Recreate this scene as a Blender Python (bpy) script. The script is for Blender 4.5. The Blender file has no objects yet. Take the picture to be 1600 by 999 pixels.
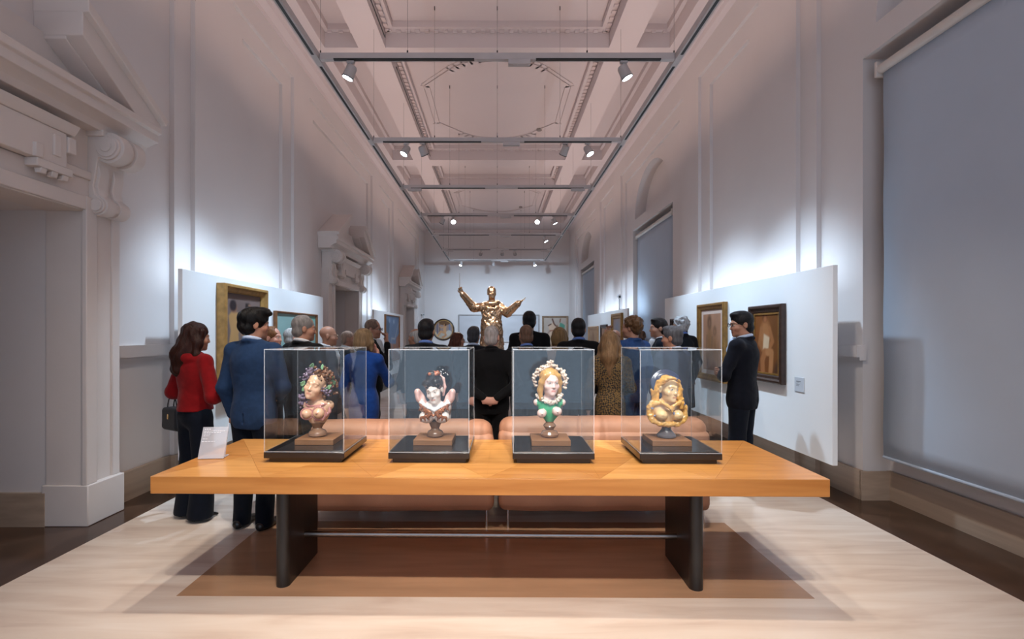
import bpy, math, random
import numpy as np
from mathutils import Vector, Matrix, Euler

random.seed(7)
SC = bpy.context.scene
COL = SC.collection
PI = math.pi

# ------------------------------------------------------------------ camera
CAM_H = 1.56                      # eye height; hall axis runs along +Y, X to the right
FPX = 780.0                       # focal length in pixels of the 1600 px wide frame
cam_d = bpy.data.cameras.new('camera')
cam = bpy.data.objects.new('camera', cam_d); COL.objects.link(cam)
cam.location = (0, 0, CAM_H); cam.rotation_euler = (PI/2, 0, 0)
cam_d.sensor_width = 36.0; cam_d.lens = FPX/1600*36.0
cam_d.shift_x = (800-777)/1600; cam_d.shift_y = (520-499.5)/1600
cam_d.clip_start = 0.05; cam_d.clip_end = 200
SC.camera = cam

# ------------------------------------------------------------------ world, exposure
w = bpy.data.worlds.new('world'); SC.world = w; w.use_nodes = True
w.node_tree.nodes['Background'].inputs[0].default_value = (0.64, 0.79, 1.0, 1)
w.node_tree.nodes['Background'].inputs[1].default_value = 1.4
SC.view_settings.view_transform = 'Standard'; SC.view_settings.look = 'None'
SC.view_settings.gamma = 1.0; SC.view_settings.use_curve_mapping = False
SC.view_settings.exposure = -0.08
try:
    SC.cycles.max_bounces = 8; SC.cycles.diffuse_bounces = 4; SC.cycles.glossy_bounces = 4
    SC.cycles.transparent_max_bounces = 24; SC.cycles.sample_clamp_indirect = 4.0
    SC.cycles.caustics_reflective = False; SC.cycles.caustics_refractive = False
except Exception:
    pass

def kelvin_tint(warm): return {'cool': (0.72, 0.86, 1.0), 'neutral': (1.0, 0.93, 0.86), 'warm': (1.0, 0.82, 0.64)}[warm]

def area_light(name, loc, size, power, color, direction, size_y=None):
    L = bpy.data.lights.new(name, 'AREA'); L.energy = power; L.color = color
    L.shape = 'RECTANGLE'; L.size = size; L.size_y = size_y or size
    o = bpy.data.objects.new(name, L); COL.objects.link(o); o.location = loc
    o.rotation_euler = Vector(direction).to_track_quat('-Z', 'Y').to_euler()
    return o

def spot_light(name, loc, target, power, color, angle=40, blend=0.6, radius=0.05, parent=None):
    L = bpy.data.lights.new(name, 'SPOT'); L.energy = power; L.color = color
    L.spot_size = math.radians(angle); L.spot_blend = blend; L.shadow_soft_size = radius
    o = bpy.data.objects.new(name, L); COL.objects.link(o); o.location = loc
    o.rotation_euler = (Vector(target)-Vector(loc)).to_track_quat('-Z', 'Y').to_euler()
    return o

# LED strips mounted on top of the hanging panels, washing up the wall: (x, y0, y1, height, outward sign)
LEDS = [(-3.06, 5.15, 8.30, 2.10, -1), (3.06, 5.0, 8.65, 2.10, 1),
        (-3.06, 12.3, 15.7, 2.05, -1), (3.06, 11.6, 16.2, 2.05, 1)]
for x, y0, y1, h, s in LEDS:
    L = area_light('led_strip_light', (x, (y0+y1)/2, h), y1-y0, 18*(y1-y0)/3.6, (0.66, 0.83, 1.0), (s*0.45, 0, 1), 0.05)
    d = Vector((s*0.45, 0, 1)).normalized()          # long side along the hall
    xa = Vector((0, 1, 0)); za = -d; ya = za.cross(xa)
    L.rotation_euler = Matrix((xa, ya, za)).transposed().to_euler()

# added fill lights above the track rails, brightening the coffered ceiling; no known fitting
for s in (-1, 1):
    L = area_light('ceiling_fill_light', (s*1.97, 8.6, 4.615), 24.0, 115, (1.0, 0.73, 0.62), (0, 0, 1), 0.05)
    L.rotation_euler = Matrix(((0, 1, 0), (1, 0, 0), (0, 0, -1))).transposed().to_euler()

# ------------------------------------------------------------------ helpers
def lin(c):
    return tuple(((v/255)/12.92 if v/255 <= 0.04045 else ((v/255+0.055)/1.055)**2.4) for v in c)

def hexc(s):
    return lin((int(s[0:2], 16), int(s[2:4], 16), int(s[4:6], 16)))

_M = {}
def mat(name, col, rough=0.6, metal=0.0, var=0.0, scale=8.0, bump=0.0, bscale=60.0, spec=None, sheen=0.0, coat=0.0, stretch=(1, 1, 1), col2=None, sss=0.0):
    """Principled material with noise driven colour variation and fine relief."""
    if name in _M: return _M[name]
    m = bpy.data.materials.new(name); m.use_nodes = True; _M[name] = m
    nt = m.node_tree; N = nt.nodes; b = N['Principled BSDF']
    b.inputs['Base Color'].default_value = (*col, 1); b.inputs['Roughness'].default_value = rough
    b.inputs['Metallic'].default_value = metal
    if spec is not None: b.inputs['Specular IOR Level'].default_value = spec
    if sheen: b.inputs['Sheen Weight'].default_value = sheen
    if coat: b.inputs['Coat Weight'].default_value = coat; b.inputs['Coat Roughness'].default_value = 0.08
    if sss:
        b.inputs['Subsurface Weight'].default_value = sss; b.inputs['Subsurface Radius'].default_value = (0.01, 0.004, 0.002)
    tc = N.new('ShaderNodeTexCoord'); mp = N.new('ShaderNodeMapping'); mp.inputs['Scale'].default_value = stretch
    nt.links.new(tc.outputs['Object'], mp.inputs[0])
    if var or col2:
        nz = N.new('ShaderNodeTexNoise'); nz.inputs['Scale'].default_value = scale; nz.inputs['Detail'].default_value = 5
        nt.links.new(mp.outputs[0], nz.inputs['Vector'])
        mx = N.new('ShaderNodeMix'); mx.data_type = 'RGBA'
        c2 = col2 or tuple(min(1, v*(1+var)) for v in col); c1 = col if col2 else tuple(v*(1-var) for v in col)
        mx.inputs[6].default_value = (*c1, 1); mx.inputs[7].default_value = (*c2, 1)
        rp = N.new('ShaderNodeValToRGB'); rp.color_ramp.elements[0].position = 0.3; rp.color_ramp.elements[1].position = 0.7
        nt.links.new(nz.outputs[0], rp.inputs[0]); nt.links.new(rp.outputs[0], mx.inputs[0])
        nt.links.new(mx.outputs[2], b.inputs['Base Color'])
    if bump:
        nb = N.new('ShaderNodeTexNoise'); nb.inputs['Scale'].default_value = bscale; nb.inputs['Detail'].default_value = 4
        bp = N.new('ShaderNodeBump'); bp.inputs['Strength'].default_value = bump; bp.inputs['Distance'].default_value = 0.01
        nt.links.new(mp.outputs[0], nb.inputs['Vector']); nt.links.new(nb.outputs[0], bp.inputs['Height'])
        nt.links.new(bp.outputs[0], b.inputs['Normal'])
    return m

def attr_mat(name, rough=0.7, spec=0.3, bump=0.15, bscale=120):
    m = mat(name, (0.5, 0.5, 0.5), rough, spec=spec, bump=bump, bscale=bscale)
    nt = m.node_tree
    a = nt.nodes.new('ShaderNodeAttribute'); a.attribute_name = 'paint'
    nt.links.new(a.outputs['Color'], nt.nodes['Principled BSDF'].inputs['Base Color'])
    return m

def emit_mat(name, col, strength):
    if name in _M: return _M[name]
    m = bpy.data.materials.new(name); m.use_nodes = True; _M[name] = m
    nt = m.node_tree; nt.nodes.remove(nt.nodes['Principled BSDF'])
    e = nt.nodes.new('ShaderNodeEmission'); e.inputs[0].default_value = (*col, 1); e.inputs[1].default_value = strength
    nt.links.new(e.outputs[0], nt.nodes['Material Output'].inputs[0])
    return m

def glass_mat(name, tint=(0.96, 0.98, 0.98), ior=1.5, rough=0.0):
    """Clear sheet: transparent body, Fresnel reflection."""
    if name in _M: return _M[name]
    m = bpy.data.materials.new(name); m.use_nodes = True; _M[name] = m
    nt = m.node_tree; N = nt.nodes; N.remove(N['Principled BSDF'])
    t = N.new('ShaderNodeBsdfTransparent'); t.inputs[0].default_value = (*tint, 1)
    g = N.new('ShaderNodeBsdfGlossy'); g.inputs['Roughness'].default_value = rough; g.inputs[0].default_value = (1, 1, 1, 1)
    # Schlick reflectance, the same from both faces of the sheet
    ge = N.new('ShaderNodeNewGeometry'); dt = N.new('ShaderNodeVectorMath'); dt.operation = 'DOT_PRODUCT'
    nt.links.new(ge.outputs['Incoming'], dt.inputs[0]); nt.links.new(ge.outputs['Normal'], dt.inputs[1])
    def op(kind, a, b):
        n_ = N.new('ShaderNodeMath'); n_.operation = kind
        for i_, v_ in enumerate((a, b)):
            if v_ is None: continue
            if isinstance(v_, (int, float)): n_.inputs[i_].default_value = v_
            else: nt.links.new(v_, n_.inputs[i_])
        return n_.outputs[0]
    f0 = ((ior-1)/(ior+1))**2
    c1 = op('SUBTRACT', 1.0, op('ABSOLUTE', dt.outputs['Value'], None))
    fr = op('ADD', op('MULTIPLY', op('POWER', c1, 5.0), 1-f0), f0)
    mx = N.new('ShaderNodeMixShader')
    nt.links.new(fr, mx.inputs[0]); nt.links.new(t.outputs[0], mx.inputs[1]); nt.links.new(g.outputs[0], mx.inputs[2])
    nt.links.new(mx.outputs[0], N['Material Output'].inputs[0])
    return m

def tag(o, label=None, cat=None, group=None, kind=None):
    if label: o['label'] = label
    if cat: o['category'] = cat
    if group: o['group'] = group
    if kind: o['kind'] = kind
    return o

def empty(name, loc=(0, 0, 0), rz=0.0):
    o = bpy.data.objects.new(name, None); COL.objects.link(o)
    o.location = loc; o.rotation_euler = (0, 0, rz); o.empty_display_size = 0.1
    return o

def copy_tree(o, parent=None):
    c = o.copy(); COL.objects.link(c)
    if parent: c.parent = parent
    for ch in list(o.children): copy_tree(ch, c)
    return c

class MB:
    """Collects shapes; build() links them as ONE mesh object."""
    def __init__(s): s.v = []; s.f = []
    def add(s, vs, fs):
        n = len(s.v); s.v += [tuple(v) for v in vs]; s.f += [tuple(i+n for i in f) for f in fs]; return s
    def box(s, x0, x1, y0, y1, z0, z1):
        if x0 > x1: x0, x1 = x1, x0
        if y0 > y1: y0, y1 = y1, y0
        if z0 > z1: z0, z1 = z1, z0
        return s.add([(x0,y0,z0),(x1,y0,z0),(x1,y1,z0),(x0,y1,z0),(x0,y0,z1),(x1,y0,z1),(x1,y1,z1),(x0,y1,z1)],
                     [(0,3,2,1),(4,5,6,7),(0,1,5,4),(1,2,6,5),(2,3,7,6),(3,0,4,7)])
    def prism(s, poly, axis, a, b):
        """poly: list of 2D points in the other two axes (cyclic order after axis), extruded from a to b."""
        n = len(poly)
        def P(p, t):
            return {'x': (t, p[0], p[1]), 'y': (p[0], t, p[1]), 'z': (p[0], p[1], t)}[axis]
        vs = [P(p, a) for p in poly]+[P(p, b) for p in poly]
        area = sum(poly[i][0]*poly[(i+1) % n][1]-poly[(i+1) % n][0]*poly[i][1] for i in range(n))
        flip = (area > 0) == (b > a)
        if axis == 'y': flip = not flip
        f = [tuple(range(n)), tuple(range(2*n-1, n-1, -1))]+[(i, i+n, (i+1) % n+n, (i+1) % n) for i in range(n)]
        if flip: f = [tuple(reversed(q)) for q in f]
        return s.add(vs, f)
    def tube(s, pts, r, n=10, r2=None, cap=True):
        pts = [Vector(p) for p in pts]; m = len(pts); base = len(s.v)
        up = Vector((0, 0, 1)); vs = []
        for i, p in enumerate(pts):
            d = (pts[min(i+1, m-1)]-pts[max(i-1, 0)]).normalized()
            a = d.cross(up if abs(d.z) < 0.95 else Vector((1, 0, 0))).normalized(); b = d.cross(a).normalized()
            if i and a.dot(la) < 0: a, b = -a, -b
            la = a
            rr = r if r2 is None else r+(r2-r)*i/max(1, m-1)
            if isinstance(r, (list, tuple)): rr = r[i]
            vs += [p+a*math.cos(2*PI*k/n)*rr+b*math.sin(2*PI*k/n)*rr for k in range(n)]
        fs = [(i*n+k, i*n+(k+1) % n, (i+1)*n+(k+1) % n, (i+1)*n+k) for i in range(m-1) for k in range(n)]
        if cap: fs += [tuple(reversed(range(n))), tuple(range((m-1)*n, m*n))]
        return s.add(vs, fs)
    def lathe(s, prof, c=(0, 0, 0), n=24, cap=True):
        """prof: (r, z) from bottom to top about a vertical axis through c."""
        vs = [(c[0]+r*math.cos(2*PI*k/n), c[1]+r*math.sin(2*PI*k/n), c[2]+z) for r, z in prof for k in range(n)]
        m = len(prof)
        fs = [(i*n+k, i*n+(k+1) % n, (i+1)*n+(k+1) % n, (i+1)*n+k) for i in range(m-1) for k in range(n)]
        if cap: fs += [tuple(reversed(range(n))), tuple(range((m-1)*n, m*n))]
        return s.add(vs, fs)
    def grid(s, pts):
        """pts: rows of 3D points -> quads."""
        R = len(pts); Cn = len(pts[0])
        return s.add([p for row in pts for p in row], [(i*Cn+j, i*Cn+j+1, (i+1)*Cn+j+1, (i+1)*Cn+j) for i in range(R-1) for j in range(Cn-1)])
    def build(s, name, m, parent=None, smooth=False, bevel=0.0, seg=2, loc=None, rot=None, fix=True):
        me = bpy.data.meshes.new(name); me.from_pydata(s.v, [], s.f); me.update()
        if fix:
            import bmesh
            b = bmesh.new(); b.from_mesh(me); bmesh.ops.recalc_face_normals(b, faces=b.faces); b.to_mesh(me); b.free()
        if m: me.materials.append(m)
        o = bpy.data.objects.new(name, me); COL.objects.link(o)
        if parent: o.parent = parent
        if loc: o.location = loc
        if rot: o.rotation_euler = rot
        if smooth:
            me.polygons.foreach_set('use_smooth', [True]*len(me.polygons))
            try: me.set_sharp_from_angle(angle=math.radians(40))
            except Exception: pass
        if bevel:
            bv = o.modifiers.new('bevel', 'BEVEL'); bv.width = bevel; bv.segments = seg; bv.limit_method = 'ANGLE'; bv.angle_limit = math.radians(35)
            if not smooth:
                me.polygons.foreach_set('use_smooth', [True]*len(me.polygons))
                try: me.set_sharp_from_angle(angle=math.radians(60))
                except Exception: pass
        return o

def struct(name, mb, m, parent=None, **k):
    o = mb.build(name, m, parent, **k)
    if not parent: o['kind'] = 'structure'
    return o

# ------------------------------------------------------------------ signed distance sculpting
class Sculpt:
    """Smooth union of round cones and ellipsoids, meshed with surface nets on a stretched grid."""
    def __init__(s): s.p = []
    def cone(s, a, b, ra, rb=None, k=0.02, neg=False):
        s.p.append(('c', np.array(a, float), np.array(b, float), ra, ra if rb is None else rb, k, neg)); return s
    def ball(s, c, r, k=0.02, R=None, neg=False):
        r = (r, r, r) if not isinstance(r, (tuple, list)) else r
        s.p.append(('e', np.array(c, float), np.array(r, float), None if R is None else np.array(R), 0, k, neg)); return s
    def box(s, c, h, rr=0.01, k=0.01, R=None, neg=False):
        s.p.append(('b', np.array(c, float), np.array(h, float), None if R is None else np.array(R), rr, k, neg)); return s
    def chain(s, pts, rs, k=0.02, neg=False):
        for i in range(len(pts)-1): s.cone(pts[i], pts[i+1], rs[i], rs[i+1], k, neg)
        return s
    def xf(s, M, start=0):
        """transform primitives from index start by rigid 4x4 M (about world)."""
        M = np.array(M); R = M[:3, :3]; t = M[:3, 3]
        for i in range(start, len(s.p)):
            q = list(s.p[i]); q[1] = R@q[1]+t
            if q[0] == 'c': q[2] = R@q[2]+t
            else: q[3] = R if q[3] is None else R@q[3]
            s.p[i] = tuple(q)
        return s
    def _bb(s, q):
        if q[0] == 'c':
            r = np.array([[q[3]]*3, [q[4]]*3]); lo = np.minimum(q[1]-q[3], q[2]-q[4]); hi = np.maximum(q[1]+q[3], q[2]+q[4])
        else:
            h = q[2] if q[0] == 'e' else q[2]+q[4]
            if q[3] is not None: h = np.abs(q[3])@h
            lo = q[1]-h; hi = q[1]+h
        return lo, hi
    def field(s, vox, fine=None, disp=None, clip=None, pad=None):
        pos = [q for q in s.p if not q[-1]]
        lo = np.min([s._bb(q)[0] for q in pos], axis=0)-2.5*vox; hi = np.max([s._bb(q)[1] for q in pos], axis=0)+2.5*vox
        ax = []
        for d in range(3):
            g = [lo[d]]
            while g[-1] < hi[d]:
                h = vox
                for fl, fh, fv in (fine or []):
                    if fl[d]-vox <= g[-1] <= fh[d]: h = min(h, fv)
                g.append(g[-1]+h)
            ax.append(np.array(g))
        X, Y, Z = ax
        F = np.full((len(X), len(Y), len(Z)), 0.5)
        for q in s.p:
            k = q[-2]; l, h = s._bb(q); m = k+2.2*vox
            i0, i1 = [(max(0, np.searchsorted(ax[d], l[d]-m)-1), min(len(ax[d]), np.searchsorted(ax[d], h[d]+m)+1)) for d in range(3)], None
            sl = tuple(slice(a, b) for a, b in i0)
            if any(a >= b for a, b in i0): continue
            x = X[sl[0]][:, None, None]; y = Y[sl[1]][None, :, None]; z = Z[sl[2]][None, None, :]
            if q[0] == 'c':
                a, b, ra, rb = q[1], q[2], q[3], q[4]
                ba = b-a; L2 = float(ba@ba)+1e-12
                px, py, pz = x-a[0], y-a[1], z-a[2]
                t = np.clip((px*ba[0]+py*ba[1]+pz*ba[2])/L2, 0, 1)
                d = np.sqrt((px-t*ba[0])**2+(py-t*ba[1])**2+(pz-t*ba[2])**2)-(ra+(rb-ra)*t)
            else:
                px, py, pz = x-q[1][0], y-q[1][1], z-q[1][2]
                if q[3] is not None:
                    R = q[3]
                    px, py, pz = (px*R[0,0]+py*R[1,0]+pz*R[2,0], px*R[0,1]+py*R[1,1]+pz*R[2,1], px*R[0,2]+py*R[1,2]+pz*R[2,2])
                r = q[2]
                if q[0] == 'e':
                    k0 = np.sqrt((px/r[0])**2+(py/r[1])**2+(pz/r[2])**2)
                    k1 = np.sqrt((px/r[0]**2)**2+(py/r[1]**2)**2+(pz/r[2]**2)**2)+1e-9
                    d = k0*(k0-1.0)/k1
                    d = np.where(k0 < 0.05, -min(r), d)
                else:
                    ex, ey, ez = np.abs(px)-r[0], np.abs(py)-r[1], np.abs(pz)-r[2]
                    d = np.sqrt(np.maximum(ex, 0)**2+np.maximum(ey, 0)**2+np.maximum(ez, 0)**2)+np.minimum(np.maximum(ex, np.maximum(ey, ez)), 0)-q[4]
            A = F[sl]
            if q[-1]:
                d = -d; h2 = np.maximum(k-np.abs(A-d), 0)/max(k, 1e-6); F[sl] = np.maximum(A, d)+h2*h2*k*0.25
            else:
                h2 = np.maximum(k-np.abs(A-d), 0)/max(k, 1e-6); F[sl] = np.minimum(A, d)-h2*h2*k*0.25
        x, y, z = X[:, None, None], Y[None, :, None], Z[None, None, :]
        if disp is not None: F = F+disp(x, y, z)
        if clip is not None: F = np.maximum(F, clip(x, y, z))
        return ax, F
    def build(s, name, m, parent=None, vox=0.01, fine=None, disp=None, clip=None, relax=1, colors=None):
        ax, F = s.field(vox, fine, disp, clip)
        v, f = surface_nets(ax, F, relax)
        me = bpy.data.meshes.new(name)
        me.vertices.add(len(v)); me.vertices.foreach_set('co', v.astype(np.float32).ravel())
        me.loops.add(len(f)*4); me.loops.foreach_set('vertex_index', f.astype(np.int32).ravel())
        me.polygons.add(len(f)); me.polygons.foreach_set('loop_start', np.arange(0, len(f)*4, 4, dtype=np.int32))
        me.polygons.foreach_set('use_smooth', np.ones(len(f), dtype=bool))
        me.update(calc_edges=True); me.validate()
        if colors is not None:
            c = np.ones((len(v), 4), np.float32); c[:, :3] = colors(v)
            a = me.color_attributes.new('paint', 'FLOAT_COLOR', 'POINT'); a.data.foreach_set('color', c.ravel())
        me.materials.append(m)
        o = bpy.data.objects.new(name, me); COL.objects.link(o)
        if parent: o.parent = parent
        return o

def surface_nets(ax, F, relax=1):
    X, Y, Z = ax
    S = F < 0
    c = S[:-1, :-1, :-1].astype(np.int8)
    for dx, dy, dz in ((1,0,0),(0,1,0),(0,0,1),(1,1,0),(1,0,1),(0,1,1),(1,1,1)):
        c = c+S[dx:S.shape[0]-1+dx, dy:S.shape[1]-1+dy, dz:S.shape[2]-1+dz]
    act = (c > 0) & (c < 8)
    I, J, K = np.nonzero(act)
    idx = np.full(act.shape, -1, np.int64); idx[I, J, K] = np.arange(len(I))
    acc = np.zeros((len(I), 3)); cnt = np.zeros(len(I))
    corners = [(0,0,0),(1,0,0),(0,1,0),(1,1,0),(0,0,1),(1,0,1),(0,1,1),(1,1,1)]
    vals = [F[I+a, J+b, K+d] for a, b, d in corners]
    for a in range(8):
        for b in range(a+1, 8):
            A, B = corners[a], corners[b]
            if sum(abs(A[i]-B[i]) for i in range(3)) != 1: continue
            fa, fb = vals[a], vals[b]
            mk = (fa < 0) != (fb < 0)
            t = np.where(mk, fa/np.where(mk, fa-fb, 1), 0)
            for d, (g, base) in enumerate(((X, I), (Y, J), (Z, K))):
                pa = g[base+A[d]]; pb = g[base+B[d]]
                acc[:, d] += np.where(mk, pa+t*(pb-pa), 0)
            cnt += mk
    v = acc/np.maximum(cnt, 1)[:, None]
    quads = []
    for d in range(3):
        sh = [slice(None)]*3; sh2 = [slice(None)]*3; sh[d] = slice(0, -1); sh2[d] = slice(1, None)
        a = S[tuple(sh)]; b = S[tuple(sh2)]
        e = np.array(np.nonzero(a != b)).T
        if not len(e): continue
        o1, o2 = [q for q in range(3) if q != d]
        ok = (e[:, o1] > 0) & (e[:, o2] > 0) & (e[:, o1] < act.shape[o1]) & (e[:, o2] < act.shape[o2])
        e = e[ok]
        def cell(u, w):
            q = e.copy(); q[:, o1] -= u; q[:, o2] -= w; return idx[q[:, 0], q[:, 1], q[:, 2]]
        q = np.stack([cell(1, 1), cell(0, 1), cell(0, 0), cell(1, 0)], 1)
        ins = a[e[:, 0], e[:, 1], e[:, 2]]
        fl = ins if d != 1 else ~ins
        q[~fl] = q[~fl][:, ::-1]
        quads.append(q)
    f = np.concatenate(quads); f = f[(f >= 0).all(1)]
    for _ in range(relax):                      # light relaxation evens the net out
        ia = np.concatenate([f[:, a] for a in (0, 1, 2, 3)]*2)
        ib = np.concatenate([f[:, a] for a in (1, 2, 3, 0)]+[f[:, a] for a in (3, 0, 1, 2)])
        n = np.bincount(ia, minlength=len(v))
        s = np.stack([np.bincount(ia, weights=v[ib, d], minlength=len(v)) for d in range(3)], 1)
        v = v*0.5+0.5*s/np.maximum(n, 1)[:, None]
    return v, f

def wob(amp, sx, sy, sz, ph=0.0):
    """soft irregular folds / clumps for sculpted surfaces"""
    def d(x, y, z):
        return amp*(np.sin(sx*x+1.7*np.sin(0.6*sz*z+ph)+ph)*np.sin(sz*z+1.3*np.sin(0.7*sx*x+ph)+0.5*ph)*0.6+0.4*np.sin(sy*y+0.5*sz*z+2*ph)*np.sin(0.5*sx*x-sz*0.8*z))
    return d
# ------------------------------------------------------------------ the room
HALL0, HALL1, WTOP = -4.0, 23.0, 6.3
PAINT = mat('wall_paint', (0.655, 0.61, 0.60), 0.75, var=0.03, scale=0.8, bump=0.03, bscale=90)
PAINT_C = mat('ceiling_paint', (0.63, 0.56, 0.56), 0.85, var=0.02, scale=0.7)
TRAV_BASE = mat('travertine_skirting', (0.42, 0.31, 0.23), 0.35, var=0.14, scale=3.0, bump=0.05, stretch=(1, 0.25, 6))
DARKST = mat('dark_border_marble', (0.060, 0.030, 0.018), 0.16, var=0.35, scale=5.0)

def stone_floor():
    m = mat('travertine_floor', (0.72, 0.6, 0.52), 0.22)
    nt = m.node_tree; N = nt.nodes; b = N['Principled BSDF']
    tc = N.new('ShaderNodeTexCoord'); mp = N.new('ShaderNodeMapping'); mp.inputs['Scale'].default_value = (0.55, 4.2, 1)
    nt.links.new(tc.outputs['Object'], mp.inputs[0])
    n1 = N.new('ShaderNodeTexNoise'); n1.inputs['Scale'].default_value = 2.2; n1.inputs['Detail'].default_value = 8; n1.inputs['Distortion'].default_value = 0.6
    nt.links.new(mp.outputs[0], n1.inputs['Vector'])
    r = N.new('ShaderNodeValToRGB'); e = r.color_ramp.elements
    e[0].position = 0.28; e[0].color = (0.62, 0.49, 0.41, 1); e[1].position = 0.72; e[1].color = (0.79, 0.69, 0.605, 1)
    x = e.new(0.5); x.color = (0.725, 0.605, 0.515, 1)
    nt.links.new(n1.outputs[0], r.inputs[0]); nt.links.new(r.outputs[0], b.inputs['Base Color'])
    mp2 = N.new('ShaderNodeMapping'); mp2.inputs['Scale'].default_value = (1, 3, 1); nt.links.new(tc.outputs['Object'], mp2.inputs[0])
    n2 = N.new('ShaderNodeTexNoise'); n2.inputs['Scale'].default_value = 1.3; nt.links.new(mp2.outputs[0], n2.inputs['Vector'])
    mr = N.new('ShaderNodeMapRange'); mr.inputs[3].default_value = 0.12; mr.inputs[4].default_value = 0.3
    nt.links.new(n2.outputs[0], mr.inputs[0]); nt.links.new(mr.outputs[0], b.inputs['Roughness'])
    return m
FLOORM = stone_floor()
INLAY = mat('brown_inlay_marble', (0.42, 0.245, 0.145), 0.2, var=0.12, scale=2.5, stretch=(0.6, 4, 1))

BX = 3.05
struct('floor', MB().box(-BX, BX, HALL0, HALL1, -0.2, 0.0), FLOORM)
struct('trim_1', MB().box(-4.75, -BX, HALL0, HALL1, -0.2, 0.0), DARKST)
struct('trim_2', MB().box(BX, 4.75, HALL0, HALL1, -0.2, 0.0), DARKST)
inl = struct('trim_3', MB().prism([(-1.90, 2.955), (1.86, 2.925), (1.86, 4.09), (-1.90, 4.13)], 'z', 0.0, 0.0015), INLAY)

# bays along the hall: wide bay (portal / window) centres and narrow bay centres
AC = [-4.6, 3.3, 11.2, 19.1]; BC = [-0.6, 7.3, 15.2]
A_OUT, A_IN, B_OUT, B_IN = 2.25, 1.97, 0.95, 0.62
T_OUT, T_IN = 5.78, 5.5
OUTER = 4.75

def side_wall(name, s, main, mid, inner, doors, windows):
    mb = MB()
    def bx(pl, y0, y1, z0, z1):
        y0 = max(y0, HALL0); y1 = min(y1, HALL1)
        if y1-y0 > 1e-4 and z1-z0 > 1e-4: mb.box(s*pl, s*OUTER, y0, y1, z0, z1)
    bx(main, HALL0, HALL1, T_OUT, 7.0)
    rec = sorted([(c, A_OUT, A_IN, 'A') for c in AC]+[(c, B_OUT, B_IN, 'B') for c in BC])
    y = HALL0
    for c, ho, hi, k in rec:
        bx(main, y, c-ho, 0, T_OUT); y = c+ho
        bx(mid, c-ho, c-hi, 0, T_OUT); bx(mid, c+hi, c+ho, 0, T_OUT); bx(mid, c-hi, c+hi, T_IN, T_OUT)
        a, b = c-hi, c+hi
        op = [(d, 'd') for d in doors if a < d < b]+[(d, 'w') for d in windows if a < d < b]
        if not op:
            bx(inner, a, b, 0, T_IN); continue
        d, kk = op[0]
        if kk == 'd':
            bx(inner, a, d-0.88, 0, T_IN); bx(inner, d+0.88, b, 0, T_IN); bx(inner, d-0.88, d+0.88, 2.55, T_IN)
            mb.box(s*4.6, s*OUTER, d-0.9, d+0.9, 0, 2.6)
        else:
            W = 1.42; z0, z1, zs, rise = 0.0, 4.12, 4.36, 1.02
            bx(inner, a, d-W, 0, T_IN); bx(inner, d+W, b, 0, T_IN)
            bx(inner, d-W, d+W, z1, zs)                      # transom
            n = 24; rw = 1.26; pts = [(d+rw*math.cos(PI*i/n), zs+rise*math.sin(PI*i/n)) for i in range(n+1)]
            bx(inner, d-W, d-rw, zs, T_IN); bx(inner, d+rw, d+W, zs, T_IN)
            for i in range(n):                               # spandrels above the arch
                p, q = pts[i], pts[i+1]
                mb.prism([(p[0], p[1]), (p[0], T_IN), (q[0], T_IN), (q[0], q[1])], 'x', s*inner, s*(inner+0.26))
            bx(inner+0.26, d-W, d+W, 0, T_IN)                # back of the niche
    bx(main, y, HALL1, 0, T_OUT)
    return struct(name, mb, PAINT)

DOORS = [3.15, 11.05, 18.95]; WINS = [3.25, 11.15, 19.05]
LM, LMID, LI = 3.36, 3.41, 3.46
RM, RMID, RI = 3.32, 3.37, 3.42
side_wall('wall_left', -1, LM, LMID, LI, DOORS, [])
side_wall('wall_right', 1, RM, RMID, RI, [], WINS)
struct('wall_end', MB().box(-4.75, 4.75, HALL1, HALL1+0.3, -0.2, 7.0), PAINT)

# ceiling: soffits, beams, coffers
cb = MB().box(-4.75, 4.75, HALL0, HALL1, 6.66, 7.0)
for s in (-1, 1):
    cb.box(s*2.87, s*3.5, HALL0, HALL1, WTOP, 6.70); cb.box(s*1.86, s*2.31, HALL0, HALL1, WTOP, 6.70)
COFF = []
for k in range(-2, 2):
    o = 7.9*k
    COFF += [(8.7+o, 13.7+o, 'L'), (14.2+o, 16.2+o, 'S')]
COFF = [(max(a, HALL0), min(b, HALL1), t) for a, b, t in COFF if b > HALL0 and a < HALL1-2]
COFF.append((16.6, 21.5, 'L')) if not any(abs(a-16.6) < 0.01 for a, b, t in COFF) else None
y = HALL0; XB = [(-2.87, -2.31), (-1.86, 1.86), (2.31, 2.87)]
for a, b, t in sorted(COFF):
    if a > y:
        for u, v in XB: cb.box(u, v, y, a, WTOP, 6.70)
    y = b
for u, v in XB: cb.box(u, v, y, HALL1, WTOP, 6.70)
struct('ceiling', cb, PAINT_C)
n = 1
def ring(mb, x0, x1, y0, y1, t, z0, z1):
    mb.box(x0, x0+t, y0, y1, z0, z1); mb.box(x1-t, x1, y0, y1, z0, z1)
    mb.box(x0+t, x1-t, y0, y0+t, z0, z1); mb.box(x0+t, x1-t, y1-t, y1, z0, z1)
crown = MB()
for s in (-1, 1):
    crown.prism([(s*3.5, 6.12), (s*3.345, 6.12), (s*3.33, 6.17), (s*3.26, 6.24), (s*3.24, 6.31), (s*3.5, 6.31)], 'y', HALL0, HALL1)
crown.box(-3.36, 3.36, 22.93, 23.0, 6.17, 6.31)
struct('trim_4', crown, PAINT_C)
ct = MB(); dn = MB()
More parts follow.
